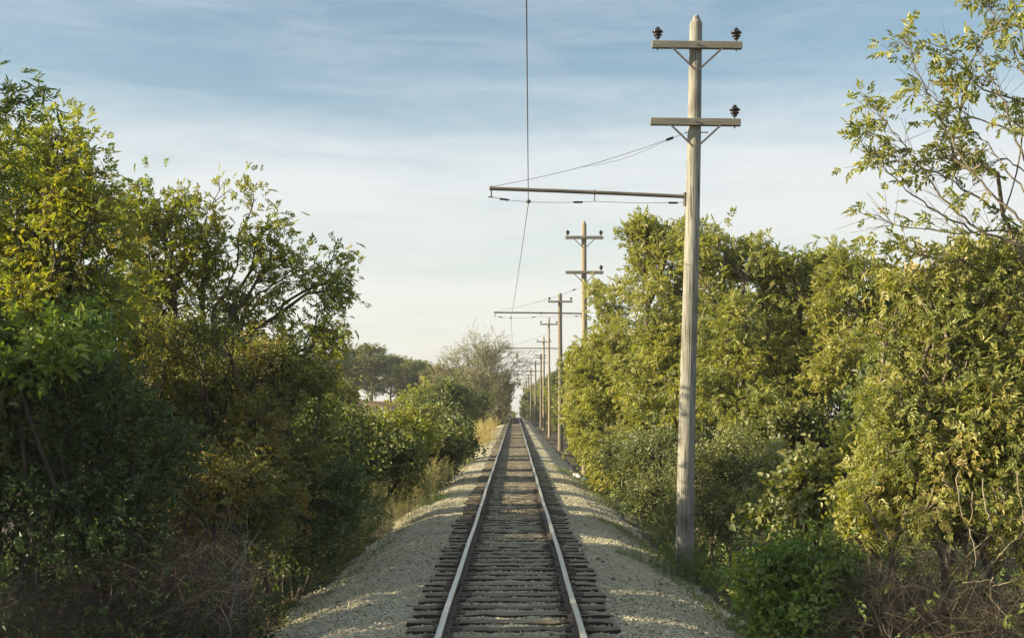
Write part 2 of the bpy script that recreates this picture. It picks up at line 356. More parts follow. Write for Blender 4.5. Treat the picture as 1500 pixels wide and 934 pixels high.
# loose stones over the nearer track bed
def stones():
    n1, n2 = 100000, 50000
    x = np.concatenate([rng.uniform(-3.6, 3.6, n1), rng.uniform(-2.9, 2.9, n2)])
    d = np.concatenate([rng.uniform(12.5, 25, n1), rng.uniform(25, 48, n2)])
    s = rng.uniform(0.009, 0.021, len(x)) * np.where(rng.random(len(x)) < .06, 1.5, 1)
    z = ballast_z(x, d) + s * rng.uniform(-0.1, 0.5, len(x))
    keep = (np.abs(np.abs(x) - 0.753) > 0.09) & (z > ground_z(x, d) - 0.03)
    ph = np.abs(((d - TIE0) / TSP + .5) % 1 - .5) * TSP
    keep &= ~((np.abs(x) < 1.22) & (ph < .14) & (rng.random(len(x)) < .72))
    x, d, s, z = x[keep], d[keep], s[keep], z[keep]
    clod = rng.random(len(x)) < .0035
    s = np.where(clod, rng.uniform(.03, .055, len(x)), s)
    base = np.array([(1, 0, 0), (-1, 0, 0), (0, 1, 0), (0, -1, 0), (0, 0, 1), (0, 0, -1)], float)
    n = len(x)
    V = base[None] * rng.uniform(0.6, 1.25, (n, 6, 1)) + rng.normal(0, .22, (n, 6, 3))
    V[:, :, 2] *= 0.75
    a = rng.uniform(0, 6.283, n); c, si = np.cos(a)[:, None], np.sin(a)[:, None]
    X = V[:, :, 0] * c - V[:, :, 1] * si; Y = V[:, :, 0] * si + V[:, :, 1] * c
    V = np.stack([X, Y, V[:, :, 2]], 2) * s[:, None, None] + np.stack([x, d, z], 1)[:, None]
    f = np.array([(0, 2, 4), (2, 1, 4), (1, 3, 4), (3, 0, 4), (2, 0, 5), (1, 2, 5), (3, 1, 5), (0, 3, 5)])
    Fc = (f[None] + 6 * np.arange(n)[:, None, None]).reshape(-1, 3)
    tone = np.repeat(np.where(clod, rng.uniform(0, .2, n), np.clip(rng.normal(.5, .2, n) - .3 * np.clip(1 - np.abs(np.abs(x) - .753) / .35, 0, 1), 0, 1)), 6)
    return mesh_np('ballast_stones', V.reshape(-1, 3), Fc, M['stone'], tone)
tag(link('ballast_stones', stones()), 'loose angular grey ballast stones', 'gravel', kind='stuff')

# farm road crossing far down the line
zc = lambda X, Y: np.maximum(ground_z(X, Y), -0.3 + track_z(Y)) * 0 + np.where(np.abs(X) < 4, -0.02, -0.12) + track_z(Y)
tag(link('road', grid_mesh('road', np.linspace(-60, 60, 61), np.linspace(229, 234, 5), zc, M['road'])), 'pale gravel farm road crossing the rails', 'road', kind='structure')

# ---------------------------------------------------------------- rails and ties
def rail(name, x0, label):
    prof = [(-0.07, -0.172), (0.07, -0.172), (0.07, -0.160), (0.012, -0.145), (0.009, -0.045), (0.036, -0.034), (0.037, -0.010),
            (0.030, 0.0), (-0.030, 0.0), (-0.037, -0.010), (-0.036, -0.034), (-0.009, -0.045), (-0.012, -0.145), (-0.07, -0.160)]
    yy = np.concatenate([np.arange(-20, 228, 1.5), np.arange(228, 420, 4.0)])
    k = len(prof)
    V = np.array([[(px + x0 + 0.005 * math.sin(y * .31 + x0) + .007 * math.sin(y * .083 + 1) + .004 * math.sin(y * .9 + x0 * 3), y, pz + float(track_z(y))) for px, pz in prof] for y in yy]).reshape(-1, 3)
    F = []; mi = []
    for i in range(len(yy) - 1):
        for j in range(k):
            j2 = (j + 1) % k
            F.append((i * k + j, i * k + j2, (i + 1) * k + j2, (i + 1) * k + j)); mi.append(1 if j in (6, 7, 8) else 0)
    o = link(name, mesh_np(name, V, np.array(F), [M['rail_side'], M['rail_top']], midx=mi))
    for q in range(14):
        y = 17.3 + q * 11.9 + (5.6 if x0 > 0 else 0)
        jx = x0 + 0.005 * math.sin(y * .31 + x0) + .007 * math.sin(y * .083 + 1) + .004 * math.sin(y * .9 + x0 * 3)
        jb = MB()
        for sd in (-1, 1):
            jb.box((sd * .022, 0, -.095), (.022, .62, .085), .006)
            for yy_ in (-.22, -.08, .08, .22): jb.box((sd * .042, yy_, -.095), (.03, .034, .034), .006)
        jb.build('joint_bar', M['rail_side'], o, loc=(jx, y, 0))
    return tag(o, label, 'rail', 'steel rails of the track')
rail('rail', -0.753, 'left steel rail with polished top, shadow on its inner side')
rail('rail', 0.753, 'right steel rail with polished top, on the pole side of the track')

def tie_mesh(i):
    mb = MB()
    n = 15
    L = 2.44; w, h = 0.205, 0.17
    V = []; prof = [(-w / 2, -h), (-w / 2, -0.014), (-w / 2 + .016, 0), (w / 2 - .016, 0), (w / 2, -0.014), (w / 2, -h)]
    for a in range(n):
        x = -L / 2 + L * a / (n - 1)
        dy, dz = rng.normal(0, .006), rng.normal(0, .005)
        for (py, pz) in prof:
            V.append((x, py + dy + rng.normal(0, .004), pz + (dz if pz > -.1 else 0) + rng.normal(0, .003)))
    k = len(prof); F = []
    for a in range(n - 1):
        for j in range(k - 1):
            F.append((a * k + j, a * k + j + 1, (a + 1) * k + j + 1, (a + 1) * k + j))
    F.append(tuple(range(k - 1, -1, -1))); F.append(tuple((n - 1) * k + j for j in range(k)))
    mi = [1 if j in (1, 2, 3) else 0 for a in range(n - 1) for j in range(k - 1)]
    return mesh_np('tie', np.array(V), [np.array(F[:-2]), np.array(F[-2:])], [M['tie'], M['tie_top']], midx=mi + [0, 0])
tie_meshes = [tie_mesh(i) for i in range(6)]
plate_mesh = (lambda mb: mb.mesh('tie_plate', M['rail_side']))(MB().box((0, 0, 0.004), (0.33, 0.19, 0.016), 0.004)
     .box((0.09, 0.05, 0.022), (0.035, 0.03, 0.03), .004).box((-0.09, -0.05, 0.022), (0.035, 0.03, 0.03), .004))
ORD = ['first', 'second', 'third', 'fourth', 'fifth', 'sixth', 'seventh', 'eighth', 'ninth', 'tenth', 'eleventh', 'twelfth', 'thirteenth', 'fourteenth', 'fifteenth', 'sixteenth']
TIE0, TSP, NT = 13.42, 0.525, 300
for i in range(NT):
    y = TIE0 + i * TSP + random.gauss(0, .022)
    o = link('railway_tie', tie_meshes[i % 6])
    o.location = (random.gauss(0, .035), y, -0.176 + random.gauss(0, .004) + float(track_z(y)))
    o.rotation_euler = (random.gauss(0, .012), 0, random.gauss(0, .008) + (math.pi if random.random() < .5 else 0))
    if i < 14:
        lab = 'dark wooden tie across the track, %s up from the bottom edge of the photo' % ORD[i]
    elif y < 30: lab = 'dark creosoted wooden tie in the shaded near stretch of gravel, beyond the fourteenth'
    elif y < 60: lab = 'weathered wooden tie in the middle stretch of track where sunlight first reaches it'
    else: lab = 'far weathered wooden tie merging into the dark band between the distant rails'
    tag(o, lab, 'railway tie', 'wooden ties under the rails')
    if i < 48:
        for sx in (-0.753, 0.753):
            p = link('tie_plate', plate_mesh, o); p.location = (sx, 0, 0.0)
# the run of ties beyond those, too small to tell apart
mb = MB()
for i in range(NT, NT + 150):
    y = TIE0 + i * TSP
    mb.box((0, y, -0.255 + float(track_z(y))), (2.44, 0.2, 0.16))
tag(mb.build('distant_ties', M['tie']), 'distant ties running to the road crossing', 'railway ties', kind='stuff')

# ---------------------------------------------------------------- utility poles
INS = [(0.014, -0.02), (0.014, 0.06), (0.05, 0.055), (0.055, 0.075), (0.045, 0.10), (0.085, 0.105), (0.092, 0.118), (0.062, 0.145), (0.06, 0.16),
       (0.10, 0.165), (0.115, 0.185), (0.085, 0.215), (0.055, 0.228), (0.055, 0.24), (0.035, 0.25), (0.04, 0.27), (0.02, 0.285)]
def pole(label, bx, d, bz, tx, tz, r0, r1, mat, arms, bracket=None, detail=True, pointed=True):
    """arms: list of (z, half_l, half_r, tilt, insulators (-1/1), brace?); bracket: dict"""
    root = empty('utility_pole', (bx, d, bz - .25))
    tag(root, label, 'utility pole', 'utility poles along the right side of the track')
    H = tz - bz + .25; lean = (tx - bx) / (tz - bz)
    def cx(z): return lean * (z - bz)          # local x of the pole axis at world z
    def lz(z): return z - bz + .25
    n = 14; k = 22 if detail else 12
    zs = np.linspace(0, H - (0.13 if pointed else 0), n)
    V = []
    ph = rng.uniform(0, 6, 4)
    for i, z in enumerate(zs):
        r = r0 + (r1 - r0) * z / H
        for j in range(k):
            a = 2 * math.pi * j / k
            rr = r * (1 + .018 * math.sin(3 * a + ph[0] + z * .4) + .012 * math.sin(5 * a + ph[1] - z * .9)) + (0.02 * max(0, 1 - z / .6))
            V.append((lean * (z - .25) + rr * math.cos(a) + .012 * math.sin(z * .7 + ph[2]), rr * math.sin(a), z))
    F = [(i * k + j, i * k + (j + 1) % k, (i + 1) * k + (j + 1) % k, (i + 1) * k + j) for i in range(n - 1) for j in range(k)]
    F.append(tuple(range(k - 1, -1, -1)))
    if pointed:
        b0 = len(V); r = r1 * .42
        for j in range(k):
            a = 2 * math.pi * j / k
            V.append((lean * (H - .25) + r * math.cos(a) , r * 1.6 * math.sin(a), H))
        F += [((n - 1) * k + j, (n - 1) * k + (j + 1) % k, b0 + (j + 1) % k, b0 + j) for j in range(k)]
        F.append(tuple(b0 + j for j in range(k)))
    else: F.append(tuple((n - 1) * k + j for j in range(k)))
    MB().add(V, F).build('shaft', mat, root)
    for (z, hl, hr, tilt, ins, brace) in arms:
        r = r0 + (r1 - r0) * lz(z) / H
        yf = -r - 0.045
        c = cx(z)
        arm = MB().box(((hr - hl) / 2, 0, 0), (hl + hr, 0.10, 0.125), .008).build('crossarm', M['arm'], root, loc=(c, yf, lz(z)))
        arm.rotation_euler = (0, tilt, 0)
        for s in ins:
            ks = .85
            x = (hr - .10) if s > 0 else -(hl - .10)
            MB().lathe([(q * ks, zz * ks + .063) for q, zz in INS], (x, 0, 0), 14 if detail else 8).build('insulator', M['glaze'], arm, smooth=True)
            if detail: MB().tube([(x, 0, -.10), (x, 0, .10)], .012, 6).build('pin', M['iron'], arm)
        if brace:
            for s in (-1, 1):
                x = .34 * (hr if s > 0 else hl) / .62 * 1.05
                br = MB().box((0, 0, 0), (0.012, 0.035, 1.0), .003)
                p0 = np.array([s * x, -.058, -.045]); p1 = np.array([s * .03, -.058 if not detail else -.052, -.44])
                L = np.linalg.norm(p1 - p0); ang = math.atan2((p0 - p1)[0], (p0 - p1)[2])
                o = MB().box((0, 0, 0), (0.034, 0.008, L), .002).build('brace', M['iron'], arm, loc=(p0 + p1) / 2)
                o.rotation_euler = (0, ang, 0)
        if detail: MB().tube([(0, -.075, 0), (0, .02, 0)], .018, 8).build('bolt', M['iron'], arm)
    if bracket:
        zb, xl, zl = bracket['z'], bracket['xl'] - bx, bracket['zl']
        c = cx(zb); r = r0 + (r1 - r0) * lz(zb) / H
        a0 = np.array([c - r + .01, 0, lz(zb)]); a1 = np.array([xl, 0, lz(zl)])
        arm = MB().tube([a0, a0 + (a1 - a0) * .33 + np.array([0, 0, .006]), a0 + (a1 - a0) * .66 + np.array([0, 0, .006]), a1], .033, 10).build('bracket_arm', M['pipe'], root)
        if detail:
            MB().tube([a0 + np.array([-.02, 0, -.16]), a0 + np.array([-.02, 0, .07])], .03, 6).build('bracket_seat', M['iron'], arm)
            MB().tube([a1 + np.array([.03, 0, -.16]), a1 + np.array([.03, 0, .05])], .016, 6).tube([a1 + np.array([-.02, 0, -.15]), a1 + np.array([.06, 0, -.15])], .012, 6).build('end_hanger', M['iron'], arm)
            xm = a0 + (a1 - a0) * .465
            MB().tube([xm + np.array([0, 0, .06]), xm + np.array([0, 0, -.15])], .012, 6).build('mid_hanger', M['iron'], arm)
        # guy rod from arm end up to the pole
        zs_ = bracket['stay']; cs = cx(zs_); rs = r0 + (r1 - r0) * lz(zs_) / H
        s1 = np.array([cs - rs + .01, 0, lz(zs_)])
        tt = np.linspace(0, 1, 12)[:, None]
        pts = a1 + np.array([.05, 0, .03]) + (s1 - a1 - np.array([.05, 0, .03])) * tt; pts[:, 2] -= .09 * np.sin(np.pi * tt[:, 0])
        wr = .0045 if detail else .006
        st = MB().tube(pts, wr, 5).build('stay_wire', M['wire'], root)
        if detail:
            tg = (pts[10] - pts[9]) / np.linalg.norm(pts[10] - pts[9])
            pc = pts[10] + tg * .0
            MB().tube([pc - tg * .07, pc - tg * .06, pc + tg * .06, pc + tg * .07], [.01, .024, .024, .01], 8).build('strain_insulator', M['glaze'], st)
            p2 = pts[5:11].copy(); p2[:, 2] -= .07 * np.sin(np.linspace(0, np.pi, 6)); p2[0] = pts[5]
            MB().tube(p2, .003, 4).build('tail_wire', M['wire'], st)
            MB().tube([(cs - rs - .03, 0, lz(zs_)), (cs + rs + .13, 0, lz(zs_))], .010, 6).build('eye_bolt', M['iron'], st)
        # span wire under the arm that carries the trolley wire
        wx, wz = bracket['wx'] - bx, lz(bracket['wz'])
        e0 = a1 + np.array([.03, 0, -.15]); e1 = np.array([c - r + .01, 0, lz(zb) - .10])
        mid = a0 + (a1 - a0) * .465 + np.array([0, 0, -.15])
        w0 = np.array([wx, 0, wz])
        sp = MB().tube([e0, e0 + (w0 - e0) * .5 + np.array([0, 0, -.012]), w0], wr, 5).tube([w0, w0 + (mid - w0) * .5 + np.array([0, 0, -.015]), mid], wr, 5).tube([mid, mid + (e1 - mid) * .5 + np.array([0, 0, -.02]), e1], wr, 5).build('span_wire', M['wire'], root)
        if detail:
            for q0, q1, t in ((e0, w0, .35), (w0, mid, .75), (mid, e1, .86)):
                g = (q1 - q0) / np.linalg.norm(q1 - q0); pc = q0 + (q1 - q0) * t + np.array([0, 0, -.01])
                MB().tube([pc - g * .085, pc - g * .07, pc + g * .07, pc + g * .085], [.008, .018, .018, .008], 8).build('strain_insulator', M['glaze'], sp)
        MB().lathe([(.012, -.02), (.03, -.015), (.045, .01), (.03, .035), (.012, .05)], tuple(w0), 10).build('wire_clamp', M['iron'], sp)
    return root

def pz(py, d): return CAMZ - (py - HY) / FPX * d
def pxx(px, d): return CAMX + (px - VX) / FPX * d
WZ = 6.14
D1, D2, D3, D4, D5 = 22.0, 52.0, 84.0, 113.0, 143.0
pole('tall pale wooden pole nearest the camera, with two crossarms and a long bracket arm', pxx(1003, D1), D1, pz(815, D1), pxx(1020, D1), pz(24, D1), .158, .108, M['pole'],
     [(pz(70, D1), .78, .78, .012, (-1, 1), True), (pz(182, D1), .78, .78, .012, (1,), True)],
     dict(z=pz(288, D1), xl=pxx(717, D1), zl=pz(276, D1), stay=pz(194, D1), wx=pxx(774, D1), wz=pz(296, D1)))
pole('second pole from the camera, warm brown with two crossarms, rising behind the green trees', pxx(857.5, D2), D2, -.75, pxx(855.5, D2), pz(324, D2), .14, .10, M['pole_warm'],
     [(pz(348.5, D2), .78, .78, .004, (-1, 1), True), (pz(399.5, D2), .78, .78, .004, (1,), True)],
     dict(z=pz(459, D2), xl=pxx(724, D2), zl=pz(457.5, D2), stay=pz(420, D2), wx=pxx(748.5, D2), wz=pz(466, D2)))
pole('third pole, thick and dark grey with one crossarm at its pointed top', pxx(821, D3), D3, -.6, pxx(820.5, D3), pz(429, D3), .165, .135, M['pole_old'],
     [(pz(442, D3), .82, .82, .0, (-1, 1), False)],
     dict(z=pz(510, D3), xl=pxx(735, D3), zl=pz(510, D3), stay=pz(482, D3), wx=pxx(752, D3), wz=pz(516, D3)), detail=False)
pole('fourth pole, slim and pale, standing clear at the edge of the ballast', pxx(805, D4), D4, pz(636, D4), pxx(804, D4), pz(464, D4), .13, .085, M['pole_warm'],
     [(pz(475, D4), .8, .8, 0, (-1, 1), False)],
     dict(z=pz(530.7, D4), xl=pxx(743.5, D4), zl=pz(530.5, D4), stay=pz(508, D4), wx=pxx(752, D4), wz=pz(535, D4)), detail=False)
pole('fifth pole, pale and just left of the fourth, crossarm near its top', pxx(796.5, D5), D5, pz(628, D5), pxx(796.5, D5), pz(492, D5), .15, .10, M['pole_warm'],
     [(pz(500.5, D5), .82, .82, 0, (-1, 1), False)],
     dict(z=pz(543, D5), xl=pxx(744, D5), zl=pz(543, D5), stay=pz(525, D5), wx=pxx(753, D5), wz=pz(546.5, D5)), detail=False)
pole('sixth pole, brown with two crossarms close together, just left of the fifth', pxx(792.3, 160), 160, -.6, pxx(792.3, 160), pz(517, 160), .15, .11, M['pole_old'],
     [(pz(520.5, 160), .7, .7, 0, (), False), (pz(524, 160), .7, .7, 0, (), False)], None, detail=False)
fars = [(174, 784.5, 528, 'seventh pole, brown and slender, in the distant row by the right trees'), (204, 777.7, 539, 'eighth pole, thin, in the distant row by the right trees'),
        (235, 774.0, 549, 'ninth pole, tiny, near the road crossing'), (266, 771.0, 556, 'tenth pole, tiny, just past the road crossing'),
        (297, 768.5, 561, 'eleventh pole, a sliver beyond the road crossing'), (328, 766.5, 565, 'twelfth pole, farthest sliver against the pale sky')]
for dd, px, py, lab in fars:
    pole(lab, pxx(px, dd), dd, -.6 + float(track_z(dd)), pxx(px, dd), pz(py, dd), .15, .11, M['pole_old'],
         [(pz(py, dd) - .5, .75, .75, 0, (), False)],
         dict(z=WZ + .28, xl=-.6, zl=WZ + .28, stay=WZ + 1.2, wx=0.0, wz=WZ + .02), detail=False)

# trolley wire, hung from the span wires
sup = [(-9.0, -.1, WZ), (D1, pxx(774, D1), pz(296, D1) - .02), (D2, pxx(748.5, D2), pz(466, D2) - .02), (D3, pxx(752, D3), pz(516, D3) - .02), (D4, pxx(752, D4), pz(535, D4) - .02), (D5, pxx(753, D5), pz(546.5, D5) - .02)] + [(dd, 0, WZ) for dd in (174, 204, 235, 266, 297, 328)]
mb = MB(); pts = []
for (y0, x0, z0), (y1, x1, z1) in zip(sup[:-1], sup[1:]):
    for t in np.linspace(0, 1, 12, endpoint=False):
        pts.append((x0 + (x1 - x0) * t, y0 + (y1 - y0) * t, z0 + (z1 - z0) * t - 4 * .10 * t * (1 - t)))
pts.append((sup[-1][1], sup[-1][0], sup[-1][2]))
mb.tube(pts, .0062, 6)
tag(mb.build('trolley_wire', M['wire']), 'thin dark trolley wire hanging above the middle of the track', 'wire')

# ---------------------------------------------------------------- foliage machinery
LF = np.array([[0, 1, 2, 3], [0, 3, 4, 5]])
def leaf(L, W, fold=.25, droop=.25, curl=0.0):
    x = np.array([0, .32, .68, 1, .68, .32]) * L
    y = np.array([0, .5, .40, 0, -.40, -.5]) * W
    z = np.abs(y) * fold * 2 - droop * x * x / L
    return np.stack([x, y, z], 1)
def rotz(V, a):
    c, s = math.cos(a), math.sin(a)
    return np.stack([V[:, 0] * c - V[:, 1] * s, V[:, 0] * s + V[:, 1] * c, V[:, 2]], 1)
def rotx(V, a):
    c, s = math.cos(a), math.sin(a)
    return np.stack([V[:, 0], V[:, 1] * c - V[:, 2] * s, V[:, 1] * s + V[:, 2] * c], 1)
def roty(V, a):
    c, s = math.cos(a), math.sin(a)
    return np.stack([V[:, 0] * c + V[:, 2] * s, V[:, 1], -V[:, 0] * s + V[:, 2] * c], 1)
def template(kind):
    g = rng.normal; out = []
    if kind == 'compound':      # ash / box-elder leaf: paired leaflets on a drooping stalk
        R = .20
        for t in (.35, .65, .9):
            for s in (-1, 1):
                l = leaf(rng.uniform(.085, .12), rng.uniform(.036, .05), .22, rng.uniform(.2, .6))
                l = rotz(rotx(l, g(0, .4)), s * rng.uniform(.7, 1.15))
                out.append(l + np.array([R * t, 0, -.25 * R * t * t]))
        l = leaf(.12, .05, .2, .5); out.append(rotz(rotx(l, g(0, .3)), g(0, .15)) + np.array([R, 0, -.25 * R]))
    elif kind == 'narrow':      # narrow leaflets, more droop
        R = .24
        for t in (.3, .5, .7, .9):
            for s in (-1, 1):
                l = leaf(rng.uniform(.08, .11), rng.uniform(.022, .03), .2, rng.uniform(.4, .9))
                out.append(rotz(rotx(l, g(0, .5)), s * rng.uniform(.6, 1.0)) + np.array([R * t, 0, -.4 * R * t * t]))
    elif kind == 'simple':      # alternate simple leaves along a twig
        for q in range(8):
            l = leaf(rng.uniform(.06, .085), rng.uniform(.035, .048), .2, rng.uniform(.1, .5))
            l = rotz(rotx(roty(l, g(.1, .35)), g(0, .6)), (1 if q % 2 else -1) * rng.uniform(.5, 1.3))
            out.append(l + np.array([.03 + .03 * q, g(0, .012), g(0, .02)]))
    elif kind == 'tuft':        # loose knot of leaves, every way
        for q in range(7):
            l = leaf(rng.uniform(.08, .12), rng.uniform(.045, .065), .25, rng.uniform(0, .5))
            l = rotz(roty(rotx(l, g(0, .7)), rng.uniform(-.9, .9)), rng.uniform(0, 6.28))
            out.append(l + g(0, .05, 3))
    elif kind == 'broad':       # big rounded leaves of vines and saplings
        for q in range(6):
            l = leaf(rng.uniform(.10, .15), rng.uniform(.085, .12), .12, rng.uniform(.3, .7))
            l = rotz(rotx(roty(l, g(.25, .3)), g(0, .45)), (1 if q % 2 else -1) * rng.uniform(.4, 1.4))
            out.append(l + np.array([.05 * q, g(0, .03), g(0, .03)]))
    elif kind == 'small':
        for q in range(10):
            l = leaf(rng.uniform(.035, .055), rng.uniform(.018, .026), .2, rng.uniform(.1, .4))
            l = rotz(rotx(roty(l, g(.1, .4)), g(0, .6)), (1 if q % 2 else -1) * rng.uniform(.4, 1.2))
            out.append(l + np.array([.025 * q, g(0, .015), g(0, .02)]))
    return np.array(out)
TPL = {k: [template(k) for _ in range(6)] for k in ('compound', 'narrow', 'simple', 'tuft', 'broad', 'small')}

def norm(a): return a / (np.linalg.norm(a, axis=-1, keepdims=True) + 1e-9)

def sprays(pos, dirs, scale, tone, kind, roll=1.0):
    """instances leaf sprays; returns vertices, faces, tone"""
    n = len(pos)
    a = norm(dirs)
    up = norm(np.array([0, 0, 1.0]) + rng.normal(0, roll, (n, 3)))
    b = norm(np.cross(up, a)); c = np.cross(a, b)
    R = np.stack([a, b, c], 2)
    var = rng.integers(0, 6, n)
    Vs, Ts = [], []
    for v in range(6):
        m = np.where(var == v)[0]
        if not len(m): continue
        T = TPL[kind][v]; L = len(T)
        W = np.einsum('kij,lpj->klpi', R[m], T) * scale[m][:, None, None, None] + pos[m][:, None, None, :]
        Vs.append(W.reshape(-1, 3))
        t = tone[m][:, None] + rng.normal(0, .10, (len(m), L))
        Ts.append(np.repeat(t.ravel(), 6))
    V = np.concatenate(Vs); T = np.clip(np.concatenate(Ts), 0, 1)
    F = (LF[None] + 6 * np.arange(len(V) // 6)[:, None, None]).reshape(-1, 4)
    return V, F, T

def tubes(p0, p1, r0, r1, k):
    n = len(p0)
    t = norm(p1 - p0)
    ref = np.where(np.abs(t[:, 2:3]) < .9, np.array([[0, 0, 1.0]]), np.array([[1.0, 0, 0]]))
    u = norm(np.cross(t, ref)); w = np.cross(t, u)
    a = np.arange(k) * 2 * np.pi / k
    ring = np.cos(a)[None, :, None] * u[:, None] + np.sin(a)[None, :, None] * w[:, None]
    A = p0[:, None] + ring * r0[:, None, None]; B = p1[:, None] + ring * r1[:, None, None]
    V = np.concatenate([A, B], 1).reshape(-1, 3)
    j = np.arange(k); f = np.stack([j, (j + 1) % k, (j + 1) % k + k, j + k], 1)
    F = (f[None] + 2 * k * np.arange(n)[:, None, None]).reshape(-1, 4)
    return V, F

def grow(base, top, tips, bias=.45, seg=.35, wob=.05):
    """branch skeleton: each tip joins the nearest point of what has grown so far"""
    nodes = [np.array(base, float)]; par = [-1]; plen = [0.0]
    L = np.linalg.norm(top - base); n = max(3, int(L / seg))
    for i in range(1, n + 1):
        t = i / n
        p = base + (top - base) * t + (rng.normal(0, wob, 3) * (1, 1, .3) if i < n else 0)
        nodes.append(p); par.append(len(nodes) - 2); plen.append(L * t)
    order = np.argsort(np.linalg.norm(tips - top, axis=1) + rng.normal(0, .15, len(tips)))
    N = np.zeros((len(nodes) + len(tips) * 24, 3)); PL = np.zeros(len(N)); cnt = len(nodes)
    N[:cnt] = nodes; PL[:cnt] = plen
    ends = []
    for i in order:
        q = tips[i]
        dv = q - N[:cnt]; dist = np.linalg.norm(dv, axis=1)
        pen = np.maximum(0, -dv[:, 2]) * .5      # prefer to grow upwards
        cost = dist + bias * PL[:cnt] + pen + (np.arange(cnt) < 2) * 2
        j = int(np.argmin(cost)); d = dist[j]
        m = max(1, min(20, int(d / seg)))
        last = j; p0 = N[j].copy()
        sag = rng.normal(0, .06) * d
        side = rng.normal(0, .05, 3) * d
        for s in range(1, m + 1):
            t = s / m
            p = p0 + (q - p0) * t + side * math.sin(math.pi * t) + np.array([0, 0, (sag + .05 * d) * math.sin(math.pi * t)])
            if cnt >= len(N): break
            N[cnt] = p; PL[cnt] = PL[last] + d / m; par.append(last); last = cnt; cnt += 1
        ends.append(last)
    return N[:cnt], np.array(par), np.array(ends)

def B(px, py, r, d, w=1.0, ry=None, rz=None):
    """crown lobe: centre seen at (px,py) at distance d, radius r in photo pixels at that distance"""
    k = d / FPX * .74
    return (P(px, py, d), np.array([r * k, (ry or max(r * k, .5)), r * k]), w)

